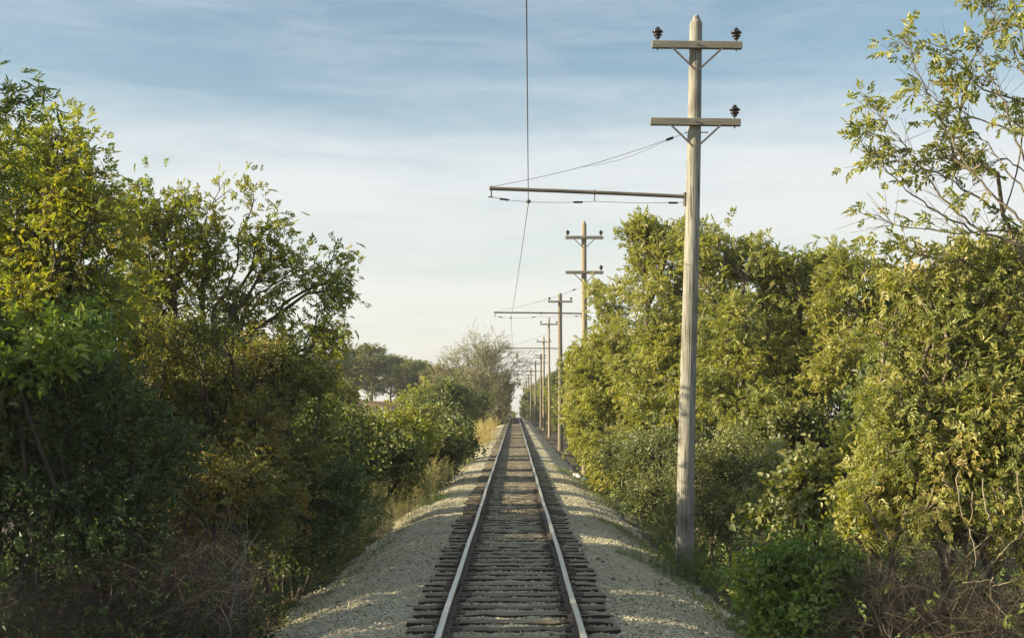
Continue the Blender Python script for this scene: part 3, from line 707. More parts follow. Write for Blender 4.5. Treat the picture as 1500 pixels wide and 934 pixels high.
def plant(name, label, cat, base, lobes, ntips, per_tip, kind, scale, leafm, barkm, rtip=.006, rmax=.14, stems=1, spread=.6,
          clump=9, csig=.16, tone0=.5, tonev=.18, droop=.15, up=.0, shell=.6, bias=.45, jit=.13, group=None, crown='crown', trunkn='trunk', top=None, build=True, reach=()):
    base = np.array(base, float)
    C = np.array([l[0] for l in lobes]); R = np.array([l[1] for l in lobes]); W = np.array([l[2] for l in lobes])
    wgt = W * (R[:, 0] * R[:, 2]) ; wgt = wgt / wgt.sum()
    nc = max(3, ntips // clump)
    li = rng.choice(len(lobes), nc, p=wgt)
    v = norm(rng.normal(0, 1, (nc, 3))); rad = rng.uniform(0, 1, nc) ** (shell * .5)
    cc = C[li] + v * rad[:, None] * R[li]
    ctone = rng.normal(tone0, tonev, nc)
    ti = rng.integers(0, nc, ntips)
    sg = csig * np.clip(R[li][ti].mean(1), .4, 2.2)
    tips = cc[ti] + rng.normal(0, 1, (ntips, 3)) * sg[:, None]
    gz = ground_z(tips[:, 0], tips[:, 1]) + .08
    tips[:, 2] = np.maximum(tips[:, 2], gz)
    cen = (C * wgt[:, None]).sum(0)
    P0, P1, R0, R1 = [], [], [], []
    ends_all = np.zeros((ntips, 3)); dirs_all = np.zeros((ntips, 3))
    sid = rng.integers(0, stems, ntips) if stems > 1 else np.zeros(ntips, int)
    if stems > 1:   # each stem takes the tips nearest its own direction
        ang = np.arctan2(tips[:, 1] - base[1], tips[:, 0] - base[0] + (tips[:, 2] - base[2]) * .2)
        xo = np.argsort(np.argsort(tips[:, 0] + rng.normal(0, .3, ntips)))
        sid = (xo * stems // ntips)
    inner = []
    for s in range(stems):
        m = np.where(sid == s)[0]
        if len(m) < 2: continue
        tp = tips[m]
        b0 = base + np.array([rng.normal(0, 1) * spread * .2 + ((s + .5) / stems - .5) * spread, rng.normal(0, .3) * spread, 0]) if stems > 1 else base.copy()
        if build and abs(b0[0]) < 3.5: b0[0] = math.copysign(3.5, base[0])
        b0[2] = float(ground_z(b0[0], b0[1])) - .08 if build else b0[2]
        if top is not None and stems == 1: tpp = np.array(top, float)
        else:
            c2 = tp.mean(0); lo = np.quantile(tp[:, 2], .35)
            tpp = b0 + (c2 - b0) * .75; tpp[2] = b0[2] + max(.25, (lo - b0[2])) * (.9 if stems == 1 else .6)
        N, par, ends = grow(b0, tpp, tp, bias, seg=.32 if build else .6, wob=.04)
        cntd = np.zeros(len(N)); cntd[ends] += 1
        for i in range(len(N) - 1, 0, -1): cntd[par[i]] += cntd[i]
        rr = np.minimum(rtip * np.maximum(cntd, 1) ** .5, rmax)
        i = np.arange(1, len(N))
        P0.append(N[par[i]]); P1.append(N[i]); R0.append(np.minimum(rr[par[i]], rr[i] * 1.6)); R1.append(rr[i])
        ends_all[m] = N[ends]
        dirs_all[m] = norm(N[ends] - N[par[ends]])
        # note: ends are ordered by the growing order
        few = i[(cntd[i] <= 4)]
        inner.append((N[few], norm(N[few] - N[par[few]])))
    xp, xd, xt = [], [], []
    for pl in reach:
        pl = np.array(pl, float); n = len(pl); t = np.linspace(0, n - 1, n * 5)
        pp = np.stack([np.interp(t, np.arange(n), pl[:, q]) for q in range(3)], 1)
        for _ in range(2): pp[1:-1] = (pp[:-2] + 2 * pp[1:-1] + pp[2:]) / 4
        pp += rng.normal(0, .012, pp.shape)
        L = np.linalg.norm(pl[-1] - pl[0]); rr = np.linspace(.006 + .0045 * L, .003, len(pp))
        P0.append(pp[:-1]); P1.append(pp[1:]); R0.append(rr[:-1]); R1.append(rr[1:])
        tip = norm(pp[-1] - pp[-4]); nt_ = int(11 * L)
        q = rng.uniform(.25, 1, nt_) ** .8 * (len(pp) - 1); a0 = pp[q.astype(int)]
        dv = norm(tip * .8 + rng.normal(0, .55, (nt_, 3)) + np.array([0, 0, .15])); ln = rng.uniform(.12, .55, nt_)[:, None]
        a1 = a0 + dv * ln
        P0.append(a0); P1.append(a1); R0.append(np.full(nt_, .004)); R1.append(np.full(nt_, .002))
        has = rng.random(nt_) < .42
        for f in (.6, 1.0, 1.0): xp.append((a0 + dv * ln * f)[has]); xd.append((dv + rng.normal(0, .6, dv.shape))[has]); xt.append(rng.normal(tone0, tonev, int(has.sum())))
        xp.append(np.repeat(pp[-1:], 5, 0) + rng.normal(0, .05, (5, 3))); xd.append(tip + rng.normal(0, .8, (5, 3))); xt.append(rng.normal(tone0 - .2, tonev, 5))
    P0 = np.concatenate(P0); P1 = np.concatenate(P1); R0 = np.concatenate(R0); R1 = np.concatenate(R1)
    big = R1 > .022
    parts = []
    Vs, Fs, off = [], [], 0
    for mk, k in ((big, 8), (~big, 4)):
        if mk.any():
            V, F = tubes(P0[mk], P1[mk], R0[mk], R1[mk], k)
            Vs.append(V); Fs.append(F + off); off += len(V)
    wood = mesh_np(trunkn, np.concatenate(Vs) - base, np.concatenate(Fs), barkm, smooth=True)
    # leaves
    rep = np.repeat(np.arange(ntips), per_tip)
    pos = ends_all[rep] + rng.normal(0, jit, (len(rep), 3))
    # tone follows the nearest clump
    dcl = ((ends_all[:, None, :] - cc[None]) ** 2).sum(2).argmin(1)
    tn = ctone[dcl][rep] + rng.normal(0, .10, len(rep))
    out = norm(ends_all - cen)[rep]
    dr = dirs_all[rep] * .6 + out * .5 + rng.normal(0, .6, (len(rep), 3)); dr[:, 2] += up - droop
    N2 = np.concatenate([q[0] for q in inner]); D2_ = np.concatenate([q[1] for q in inner])
    m = rng.random(len(N2)) < .7
    N2, D2_ = N2[m], D2_[m]
    d2 = D2_ * .5 + rng.normal(0, .7, D2_.shape); d2[:, 2] += up - droop
    pos = np.concatenate([pos, N2 + rng.normal(0, jit * .6, N2.shape)]); dr = np.concatenate([dr, d2])
    if len(N2):
        tn = np.concatenate([tn, rng.normal(tone0, tonev, len(N2))])
    if xp:
        xd = np.concatenate(xd); xd[:, 2] -= droop
        pos = np.concatenate([pos] + xp); dr = np.concatenate([dr, xd]); tn = np.concatenate([tn] + xt)
    sc = scale * rng.uniform(.7, 1.25, len(pos))
    V, F, T = sprays(pos, dr, sc, tn, kind)
    cm = mesh_np(crown, V - base, F, leafm, T)
    root = empty(name, base)
    tag(root, label, cat, group)
    link(trunkn, wood, root); link(crown, cm, root)
    return root

def gp(px, d, x=None):
    """point of the ground seen in column px at distance d"""
    X = float(pxx(px, d)); return np.array([X, d, float(ground_z(X, d))])

def copy_tree(o):
    c = o.copy(); COL.objects.link(c)
    for ch in o.children:
        k = ch.copy(); COL.objects.link(k); k.parent = c
    return c

# ---------------------------------------------------------------- left side, near
G = 'trees and shrubs crowding the left bank'
plant('ash_tree', 'tall sparse ash with drooping narrow leaves, poking above everything at the far left edge', 'tree', gp(-120, 15.3),
      [B(25, 60, 24, 15.3), B(5, 105, 28, 15.3), B(25, 140, 18, 15.3), B(85, 120, 18, 15.3), B(-60, 150, 80, 15.3), B(-30, 230, 60, 15.3), B(-80, 330, 80, 15.3)], 190, 3, 'narrow', .85, M['leaf_left'], M['bark'],
      rmax=.08, rtip=.004, tone0=.3, droop=.45, group=G, csig=.14, clump=7)
plant('maple_tree', 'yellow-green leafy tree at the left edge, lit by low sun on its upper left side', 'tree', gp(40, 17.5),
      [B(45, 235, 75, 17.5), B(110, 265, 62, 17.3), B(135, 205, 22, 17.3, .8), B(95, 185, 22, 17.5, .8), B(150, 255, 18, 17.3, .8), B(30, 340, 95, 17.6), B(120, 350, 80, 17), B(60, 440, 95, 17.3), B(150, 440, 80, 17.6), B(20, 520, 70, 17)],
      1200, 3, 'compound', .66, M['leaf_left'], M['bark'], rmax=.10, rtip=.0045, tone0=.6, group=G, csig=.26, clump=6)
plant('boxelder_tree', 'spreading olive-green tree whose thin branches reach right against the pale sky', 'tree', gp(235, 21.5),
      [B(205, 340, 50, 21.1), B(225, 312, 26, 21.1, .8), B(180, 300, 34, 21, .9), B(272, 305, 24, 21.2, .8), B(195, 280, 16, 21.1, .8), B(245, 310, 25, 21.1, .8), B(300, 310, 20, 21.1, .8), B(335, 275, 20, 21.3, .8), B(360, 300, 18, 21.3, .8), B(310, 365, 50, 21.3), B(250, 390, 80, 21.6), B(385, 365, 46, 21.5, .8), B(430, 352, 16, 21.5, .7),
       B(440, 400, 40, 21.5, .9), B(492, 392, 15, 21.5, .9), B(470, 440, 38, 21.6, .9), B(502, 472, 22, 21.5, 1.2), B(475, 490, 32, 21.6, .9), B(380, 450, 60, 21.8, .45), B(330, 440, 60, 21.8, .6), B(210, 460, 80, 21.6), B(410, 510, 60, 21.6, .8), B(455, 525, 45, 21.8, .6), B(330, 520, 60, 21.8, .7), B(400, 330, 22, 21.4, .6), B(480, 425, 22, 21.5, .6)],
      1450, 3, 'compound', .62, M['leaf_left'], M['bark'], rmax=.075, rtip=.0038, tone0=.62, group=G, csig=.25, clump=7, top=P(265, 500, 21.6))
plant('dogwood_shrub', 'bronze and olive mottled shrub under the spreading tree on the left', 'shrub', gp(330, 20),
      [B(270, 590, 90, 20), B(350, 560, 80, 20.2), B(420, 560, 60, 20.3), B(455, 545, 40, 20.4), B(360, 640, 85, 19.6), B(440, 640, 50, 20.2), B(280, 680, 80, 19.4), B(400, 690, 60, 19.6), B(250, 510, 60, 19), B(330, 500, 46, 19.2, .7), B(300, 750, 70, 18.6), B(390, 750, 55, 18.8)],
      1200, 4, 'simple', .88, M['leaf_brown'], M['bark'], rmax=.03, stems=5, spread=2.0, tone0=.5, tonev=.24, group=G, csig=.2)
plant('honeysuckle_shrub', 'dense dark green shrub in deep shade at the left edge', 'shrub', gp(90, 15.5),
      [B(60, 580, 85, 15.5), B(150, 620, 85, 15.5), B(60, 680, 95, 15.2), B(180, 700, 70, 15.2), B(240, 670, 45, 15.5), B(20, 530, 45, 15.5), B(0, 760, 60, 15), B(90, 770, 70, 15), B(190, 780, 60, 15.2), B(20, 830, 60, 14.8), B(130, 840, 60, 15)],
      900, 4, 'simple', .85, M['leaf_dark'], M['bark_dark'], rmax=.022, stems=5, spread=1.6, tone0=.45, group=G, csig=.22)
plant('leafy_shrub', 'shrub with bright hanging leaves in front of the dark green shrub, left edge', 'shrub', gp(45, 14.8),
      [B(40, 505, 40, 14.8), B(95, 500, 35, 14.8), B(15, 555, 35, 14.8, .6), B(130, 545, 25, 14.8, .5)],
      80, 3, 'simple', 1.35, M['leaf_vivid'], M['bark_dark'], rmax=.03, stems=2, spread=.5, tone0=.6, droop=.5, group=G)
plant('sumac_shrub', 'low rust-tinted shrub over the dead brambles on the left', 'shrub', gp(300, 17),
      [B(260, 720, 45, 17), B(330, 710, 50, 17), B(380, 700, 30, 17), B(200, 720, 35, 16.8)], 200, 3, 'simple', .95, M['leaf_brown'], M['bark_dark'], rmax=.03, stems=4, spread=1.4, tone0=.7, tonev=.25, group=G)
# deeper rank behind them
for (px, d, lob, tn, lab, mt) in [
    (60, 27, [B(40, 520, 120, 27), B(140, 480, 100, 27), B(30, 400, 80, 27), B(180, 560, 100, 27), B(60, 650, 110, 27), B(180, 680, 100, 27), B(120, 750, 90, 25)], .4, 'shaded tree standing behind the yellow-green tree at the left edge', 'leaf_mid'),
    (270, 26, [B(240, 540, 90, 26), B(330, 540, 80, 26), B(290, 610, 90, 26), B(220, 640, 90, 26), B(330, 690, 90, 26), B(240, 730, 80, 24), B(390, 650, 70, 26)], .35, 'dim shrubby tree filling in behind the bronze shrub on the left', 'leaf_mid'),
    (-160, 15, [B(-120, 480, 120, 15), B(-60, 600, 110, 15), B(-190, 560, 130, 15), B(-130, 700, 110, 15)], .4, 'shaded tree just outside the left edge of the photo', 'leaf_mid'),
    (-190, 25, [B(-150, 430, 90, 25), B(-210, 450, 110, 25), B(-120, 500, 90, 25), B(-200, 560, 130, 25)], .5, 'tall tree beyond the left edge of the photo, behind the ash', 'leaf_left'),
    (-420, 21, [B(-420, 400, 110, 21), B(-330, 440, 110, 21), B(-460, 460, 150, 21), B(-400, 560, 150, 21)], .5, 'tall tree outside the left edge that shades the gravel', 'leaf_left'),
    (-500, 17.5, [B(-500, 330, 120, 17.5), B(-420, 400, 120, 17.5), B(-560, 420, 150, 17.5), B(-480, 540, 160, 17.5)], .5, 'nearest tall tree outside the left edge of the photo', 'leaf_left'),
    (-430, 12.6, [B(-430, 230, 190, 12.6), B(-520, 300, 200, 12.6), B(-380, 400, 190, 12.4), B(-480, 520, 220, 12.6), B(-350, 600, 190, 12.5)], .5, 'tree outside the left edge whose shade covers the nearest gravel', 'leaf_left'),
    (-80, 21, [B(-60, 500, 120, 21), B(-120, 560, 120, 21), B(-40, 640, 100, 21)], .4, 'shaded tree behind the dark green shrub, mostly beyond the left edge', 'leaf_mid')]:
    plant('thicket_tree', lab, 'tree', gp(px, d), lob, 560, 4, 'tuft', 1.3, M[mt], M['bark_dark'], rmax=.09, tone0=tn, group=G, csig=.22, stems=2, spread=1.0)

# ---------------------------------------------------------------- left bank, further on
GR0 = 'trees and shrubs crowding the right bank'
H_ = 'bushes along the left edge of the ballast'
bl = [
  ('green bush with pale leaf tips left of the dry weeds', 465, 25, [B(450, 640, 45, 25), B(480, 690, 50, 25), B(430, 690, 45, 25), B(500, 640, 35, 25), B(470, 730, 50, 24.6)], 'leaf_mid', .45),
  ('dark hollow bush at the foot of the left bank, behind the dead brambles', 430, 21, [B(430, 735, 40, 21), B(465, 765, 34, 21.4), B(400, 715, 45, 21), B(485, 725, 26, 21.6), B(445, 690, 24, 21), B(420, 780, 34, 20.6)], 'leaf_mid', .1),
  ('broad olive bush in the middle of the left bank', 520, 31, [B(500, 645, 42, 31), B(545, 662, 42, 31), B(520, 690, 50, 31), B(575, 680, 40, 31), B(480, 670, 40, 31)], 'leaf_mid', .6),
  ('yellowish bush crown level with the horizon on the left', 560, 42, [B(530, 648, 30, 42), B(575, 645, 32, 42), B(600, 648, 34, 42), B(560, 655, 45, 42)], 'leaf_left', .6),
  ('dark rounded bush overhanging the ballast edge on the left', 635, 44, [B(625, 660, 34, 44), B(655, 665, 28, 44), B(600, 665, 35, 44), B(640, 690, 26, 44), B(610, 690, 30, 44)], 'leaf_mid', .2),
  ('sunlit green bush below the small orange field', 595, 58, [B(592, 630, 26, 58), B(618, 626, 30, 58), B(640, 630, 30, 58), B(562, 640, 24, 58)], 'leaf_mid', .75),
  ('dark green bush just left of the tan reeds', 660, 75, [B(650, 590, 28, 75), B(675, 600, 22, 75), B(640, 605, 26, 75), B(660, 580, 18, 75)], 'leaf_mid', .3),
  ('leafy bush hiding the foot of the second pole, right of the gravel', 862, 46, [B(858, 540, 20, 47), B(856, 580, 22, 46.5), B(856, 615, 22, 46), B(872, 655, 22, 45), B(890, 690, 22, 44), B(858, 640, 14, 46)], 'leaf_elder', .5),
  ('bushy sapling with reddish top at the edge of the orange field', 505, 48, [B(497, 578, 24, 48), B(480, 595, 30, 48), B(498, 606, 20, 48), B(496, 630, 38, 48)], 'leaf_brown', .6),
  ('olive bush between the spreading tree and the orange field', 455, 36, [B(440, 590, 40, 36), B(470, 610, 34, 36), B(420, 620, 45, 36), B(400, 580, 40, 36), B(440, 650, 50, 36)], 'leaf_left', .5),
  ('small dark bush at the shoulder of the ballast before the reeds', 672, 62, [B(665, 640, 22, 62), B(648, 640, 22, 62), B(675, 655, 14, 62)], 'leaf_mid', .4),
  ('pale green bush under the far brown tree', 605, 95, [B(596, 592, 20, 95), B(620, 582, 24, 95), B(640, 590, 22, 95), B(610, 605, 24, 95)], 'leaf_left', .45),
  ('deep green bush tucked in below the far brown tree, beside the reeds', 690, 105, [B(685, 600, 22, 105), B(705, 595, 20, 105), B(665, 585, 22, 105)], 'leaf_far', .4),
]
for lab, px, d, lob, mt, tn in bl:
    n = 330 if d < 50 else 230
    plant('bush', lab, 'bush', gp(px, d), lob, n, 4, 'tuft' if d > 28 else 'simple', .9 + d * .012, M[mt], M['bark_dark'], rmax=.04, stems=4, spread=1.6, tone0=tn, tonev=.2, group=H_ if px < 754 else GR0, csig=.30, jit=.16 + d * .002)

# dry weeds: upright feathery stalks
def weeds(name, label, cat, base, n, rx, ry, h, mat, head=True, leafy=True, group=None, lean=.25, r=.004, tone0=.5):
    base = np.array(base, float)
    x = base[0] + rng.normal(0, rx, n); y = base[1] + rng.normal(0, ry, n); z = ground_z(x, y) - .03
    z = np.maximum(z, np.where(np.abs(x) < 3.2, ballast_z(x, y) - .03, -9))
    hh = h * rng.uniform(.55, 1.1, n)
    l = rng.normal(0, lean, (n, 2)) * hh[:, None]
    K = 5; t = np.linspace(0, 1, K)
    pts = np.stack([x[:, None] + l[:, :1] * t ** 1.8, y[:, None] + l[:, 1:] * t ** 1.8, z[:, None] + hh[:, None] * (t - .12 * t ** 3)], 2)
    P0 = pts[:, :-1].reshape(-1, 3); P1 = pts[:, 1:].reshape(-1, 3)
    rr = r * (1 - .75 * t)
    R0 = np.tile(rr[:-1], n); R1 = np.tile(rr[1:], n)
    V, F = tubes(P0, P1, R0, R1, 3)
    root = empty(name, base); tag(root, label, cat, group)
    tn = np.repeat(np.clip(rng.normal(tone0, .2, n), 0, 1), (K - 1) * 6)
    tag(link('stalks', mesh_np('stalks', V - base, F, mat, tn), root), kind='stuff')
    pos, dr, sc, tt = [], [], [], []
    if leafy:
        for q in (.3, .45, .6, .72, .84):
            i = q * (K - 1); a = int(i); f = i - a
            p = pts[:, a] * (1 - f) + pts[:, a + 1] * f
            pos.append(p); d_ = rng.normal(0, .7, p.shape); d_[:, 2] = np.abs(d_[:, 2]) * .6 + .2; dr.append(d_); sc.append(np.full(n, .55)); tt.append(rng.normal(tone0 - .15, .15, n))
    if head:
        for q in range(4):
            p = pts[:, -1] + rng.normal(0, .03, (n, 3)) - (pts[:, -1] - pts[:, -2]) * rng.uniform(0, .9, (n, 1))
            pos.append(p); d_ = norm(pts[:, -1] - pts[:, -2]) + rng.normal(0, .4, p.shape); dr.append(d_); sc.append(np.full(n, .6)); tt.append(rng.normal(tone0 + .25, .12, n))
    if pos:
        V, F, T = sprays(np.concatenate(pos), np.concatenate(dr), np.concatenate(sc) * rng.uniform(.7, 1.3, n * len(pos)), np.concatenate(tt), 'small')
        link('leaves_and_heads', mesh_np('leaves_and_heads', V - base, F, mat, T), root)
    return root
GW = 'clumps of tall dry weeds by the track'
weeds('weed_clump', 'tall dry goldenrod clump leaning over the left ballast edge, the tallest one', 'weeds', gp(578, 33), 150, .42, .7, 1.75, M['dusty'], group=GW, lean=.2, tone0=.6)
weeds('weed_clump', 'dusty green weed clump at the foot of the left ballast slope', 'weeds', gp(524, 29), 150, .42, .6, 1.45, M['dusty'], group=GW, lean=.22, tone0=.45)
weeds('weed_clump', 'nearest dry weed clump on the left, by the dark hollow', 'weeds', gp(486, 26), 120, .4, .5, 1.3, M['dusty'], group=GW, lean=.22, tone0=.4)
weeds('weed_clump', 'low flattened weed tuft lying on the left gravel', 'weeds', P(632, 730, 36) * (1, 1, 0) + (0, 0, -.5), 60, .22, .5, .3, M['weed'], group=GW, lean=.8, head=False, tone0=.3)
weeds('weed_clump', 'ragged weeds around the foot of the near pole', 'weeds', gp(1003, 21.7), 110, .38, .3, .7, M['weed'], group=GW, lean=.3, head=False, tone0=.4)
weeds('weed_clump', 'low green weeds at the bottom right corner under the brown brambles', 'weeds', gp(1430, 13.7), 200, .7, .35, .95, M['weed'], group=GW, lean=.3, head=False, tone0=.35)
weeds('weed_clump', 'grey-green weeds on the left bank below the dark rounded bush', 'weeds', gp(630, 38), 120, .4, .8, 1.2, M['dusty'], group=GW, lean=.2, tone0=.35)
for px, d, h, lab in [(600, 38, 1.3, 'straw-coloured weeds on the left gravel edge, in front of the dark rounded bush'), (628, 46, 1.4, 'straw-coloured weeds on the left gravel edge, below the sunlit green bush'), (650, 56, 1.3, 'last straw-coloured weeds on the left gravel edge before the reed bed')]:
    weeds('weed_clump', lab, 'weeds', gp(px, d), 90, .35, .9, h, M['dry'], group=GW, lean=.22, r=.005, tone0=.5)
for i, (px, d, lab) in enumerate([(672, 82, 'pale tan reeds at the left end of the reed bed'), (690, 86, 'pale tan reeds in the middle of the reed bed'), (706, 92, 'pale tan reeds at the right end of the reed bed, nearest the rails')]):
    weeds('reed_clump', lab, 'reeds', gp(px, d), 150, .6, 1.8, 1.9, M['tan'], group='tan reeds beside the far track', lean=.12, r=.009, leafy=True, tone0=.5)

# brambles
def brambles(name, label, cat, x0, x1, y0, y1, n, h, mat, group=None, tone0=.4, r=.0045, leaves=0, lm=None):
    x = rng.uniform(x0, x1, n); y = rng.uniform(y0, y1, n)
    base = np.array([(x0 + x1) / 2, (y0 + y1) / 2, float(ground_z((x0 + x1) / 2, (y0 + y1) / 2))])
    top = h * (.62 + .3 * hnoise(x, y, .45, 9))
    z = ground_z(x, y) + top * rng.uniform(0, 1, n) ** .8
    K = 8; L = rng.uniform(.4, 1.7, n) / (K - 1)
    a = rng.uniform(0, 6.283, n)
    dv = norm(np.stack([np.cos(a), np.sin(a), rng.normal(.15, .55, n)], 1))
    pts = np.zeros((n, K, 3)); pts[:, 0] = np.stack([x, y, z], 1)
    for q in range(1, K):
        dv = norm(dv + rng.normal(0, .2, (n, 3)) + np.array([0, 0, -.09]))
        pts[:, q] = pts[:, q - 1] + dv * L[:, None]
    pts[:, :, 2] = np.maximum(pts[:, :, 2], ground_z(pts[:, :, 0], pts[:, :, 1]) + .02)
    ok = (np.abs(pts[:, :, 0]).min(1) > 3.15)
    pts = pts[ok]; n = len(pts)
    rr = np.linspace(1, .35, K)
    rs = r * rng.uniform(.5, 1.5, n)
    P0 = pts[:, :-1].reshape(-1, 3); P1 = pts[:, 1:].reshape(-1, 3)
    V, F = tubes(P0, P1, (rs[:, None] * rr[:-1]).ravel(), (rs[:, None] * rr[1:]).ravel(), 3)
    # side twigs
    idx = rng.integers(0, n, n * 5); q = rng.integers(2, K - 1, n * 5)
    s0 = pts[idx, q]; s1 = s0 + rng.normal(0, .16, s0.shape) + np.array([0, 0, .03])
    V2, F2 = tubes(s0, s1, rs[idx] * .5, rs[idx] * .2, 3)
    tn = np.concatenate([np.repeat(np.clip(rng.normal(tone0, .25, n), 0, 1), (K - 1) * 6), np.repeat(np.clip(rng.normal(tone0, .2, n * 5), 0, 1), 6)])
    root = empty(name, base); tag(root, label, cat, group)
    link('canes', mesh_np('canes', np.concatenate([V, V2]) - base, np.concatenate([F, F2 + len(V)]), mat, tn), root)
    if leaves:
        i = rng.integers(0, n, leaves); q = rng.integers(2, K, leaves)
        V, F, T = sprays(pts[i, q], rng.normal(0, 1, (leaves, 3)), rng.uniform(.6, 1.1, leaves), rng.normal(.5, .25, leaves), 'simple')
        link('leaves', mesh_np('leaves', V - base, F, lm, T), root)
    return root
GB = 'tangles of dead brambles at the foot of the banks'
xa = lambda px, d: float(pxx(px, d))
brambles('bramble_thicket', 'grey tangle of dead canes at the right end of the left bramble mass', 'brambles', xa(270, 15.6), xa(425, 15.6), 14.6, 17, 1500, 1.9, M['cane'], GB, .8, .0045, 40, M['leaf_mid'])
brambles('bramble_thicket', 'reddish brown bramble tangle below the bronze shrub on the left', 'brambles', xa(110, 15), xa(290, 15), 14, 16.4, 1500, 2.2, M['cane'], GB, .35, .0034, 420, M['leaf_dark'])
brambles('bramble_thicket', 'darkest bramble tangle in the bottom left corner', 'brambles', xa(-60, 13.6), xa(130, 13.6), 12.8, 15, 1400, 2.0, M['cane'], GB, .25, .0034, 520, M['leaf_dark'])
brambles('bramble_thicket', 'brown bramble mound under the yellow tree on the right', 'brambles', xa(1240, 14.4), xa(1440, 14.4), 13.6, 15.4, 3200, 1.75, M['cane'], GB, .65, .003, 200, M['weed'])

# ---------------------------------------------------------------- right side, near
GR = 'trees and shrubs crowding the right bank'
RB = [[(1545, 400), (1500, 362), (1425, 333), (1380, 292), (1335, 225), (1300, 180), (1266, 142)], [(1540, 405), (1500, 372), (1440, 347), (1380, 315), (1330, 280), (1290, 245), (1254, 198)], [(1545, 380), (1500, 322), (1440, 275), (1400, 215), (1365, 150), (1338, 90), (1324, 52)],
      [(1560, 240), (1500, 195), (1450, 180), (1410, 168), (1365, 140), (1340, 128)], [(1560, 190), (1500, 152), (1430, 125), (1400, 85), (1384, 66)], [(1570, 260), (1500, 105), (1470, 45), (1446, 5)], [(1520, 350), (1480, 337), (1400, 341), (1320, 332), (1268, 308)],
      [(1545, 470), (1500, 442), (1400, 430), (1320, 405), (1276, 388)], [(1570, 330), (1500, 235), (1470, 150), (1440, 90), (1432, 60)], [(1575, 300), (1520, 150), (1495, 60), (1480, -30)], [(1530, 360), (1450, 300), (1390, 262), (1340, 240), (1300, 228)],
      [(1550, 330), (1490, 270), (1450, 215), (1420, 185), (1400, 172)], [(1560, 420), (1480, 395), (1410, 385), (1350, 372), (1310, 362)], [(1560, 300), (1500, 250), (1470, 230), (1440, 250), (1400, 246)]]
RB = [[tuple(P(a, b, 15.6 + .5 * math.sin(k * 2.1) * (1 - i / len(q)))) for i, (a, b) in enumerate(q)] for k, q in enumerate(RB)]
plant('yellow_tree', 'yellow-green tree at the right edge, thin branches reaching up and left over the sky', 'tree', gp(1590, 15.8),
      [B(1480, 40, 40, 15.5, .6), B(1490, 170, 40, 15.8, .5), B(1470, 310, 60, 15.8, .6), B(1400, 370, 55, 15.8, .7), B(1480, 400, 60, 15.8), B(1400, 250, 50, 15.8, .4), B(1330, 405, 40, 15.6, .7), B(1470, 250, 50, 15.8, .7), B(1430, 120, 40, 15.6, .4)],
      120, 3, 'compound', .70, M['leaf_yellow'], M['bark_pale'], rmax=.08, rtip=.004, tone0=.5, group=GR, csig=.18, clump=6, bias=.28, top=P(1560, 420, 15.8), droop=.25, jit=.09, reach=RB)
plant('yellow_shrub', 'wide yellow-green shrub covering the right edge below the reaching branches', 'shrub', gp(1450, 15.4),
      [B(1350, 440, 55, 15.6, .6), B(1450, 430, 75, 15.8, .8), B(1390, 510, 85, 15.5), B(1470, 530, 80, 15.3), B(1330, 580, 60, 15.2), B(1420, 610, 80, 15), B(1480, 660, 80, 14.8), B(1285, 590, 34, 15.2, .8), B(1300, 490, 34, 15.6, .6), B(1380, 680, 65, 14.9), B(1520, 600, 80, 15), B(1310, 660, 50, 15.2), B(1480, 740, 60, 14.6), B(1420, 740, 40, 14.8), B(1370, 735, 40, 14.8), B(1330, 730, 36, 15), B(1480, 800, 45, 14.4), B(1290, 720, 36, 15.2)],
      2000, 4, 'compound', .58, M['leaf_yellow'], M['bark_pale'], rmax=.026, stems=7, spread=2.4, tone0=.5, tonev=.22, group=GR, csig=.18, clump=8, droop=.35)
plant('leafy_bush', 'vivid green leafy bush at the bottom of the right bank, nearest the gravel', 'bush', gp(1180, 15),
      [B(1180, 855, 58, 15), B(1135, 835, 34, 15), B(1222, 838, 44, 15.1), B(1160, 890, 45, 14.8), B(1115, 860, 22, 14.9), B(1205, 895, 40, 14.8)], 420, 4, 'broad', .46, M['leaf_vivid'], M['bark_dark'], rmax=.02, stems=5, spread=.8, tone0=.5, group=GR, csig=.2)
plant('sapling', 'dark broad-leaved sapling among the bushes right of the near pole', 'sapling', gp(1215, 18),
      [B(1200, 720, 45, 18), B(1250, 690, 42, 18), B(1180, 760, 40, 17.6), B(1270, 740, 45, 17.6), B(1120, 740, 40, 18.5), B(1160, 700, 30, 19)], 330, 4, 'broad', .75, M['leaf_mid'], M['bark_dark'], rmax=.03, stems=4, spread=1.4, tone0=.6, group=GR, csig=.2)
plant('sapling', 'olive sapling with yellow leaves under the wide yellow shrub', 'sapling', gp(1290, 17),
      [B(1270, 650, 40, 17), B(1310, 690, 42, 16.8), B(1260, 740, 40, 16.4), B(1300, 740, 40, 16)], 240, 4, 'simple', 1.1, M['leaf_elder'], M['bark_dark'], rmax=.03, stems=3, spread=1.0, tone0=.55, group=GR, csig=.2)
plant('grey_shrub', 'dusty sage-green shrub right behind the foot of the near pole', 'shrub', gp(1060, 24.5),
      [B(1060, 690, 50, 24.5), B(1010, 700, 42, 24.6), B(1110, 690, 45, 24), B(1050, 740, 45, 24), B(1000, 750, 30, 23.6), B(1090, 750, 42, 23)], 420, 4, 'small', 1.5, M['leaf_sage'], M['bark_pale'], rmax=.03, stems=5, spread=1.6, tone0=.5, group=GR, csig=.2)
plant('grey_shrub', 'dusty sage-green shrub left of the near pole, against the sunlit trees', 'shrub', gp(945, 28),
      [B(940, 690, 36, 28), B(970, 670, 40, 28.5), B(920, 660, 30, 29), B(965, 720, 36, 27)], 330, 4, 'small', 1.7, M['leaf_sage'], M['bark_pale'], rmax=.03, stems=4, spread=1.2, tone0=.5, group=GR, csig=.2)
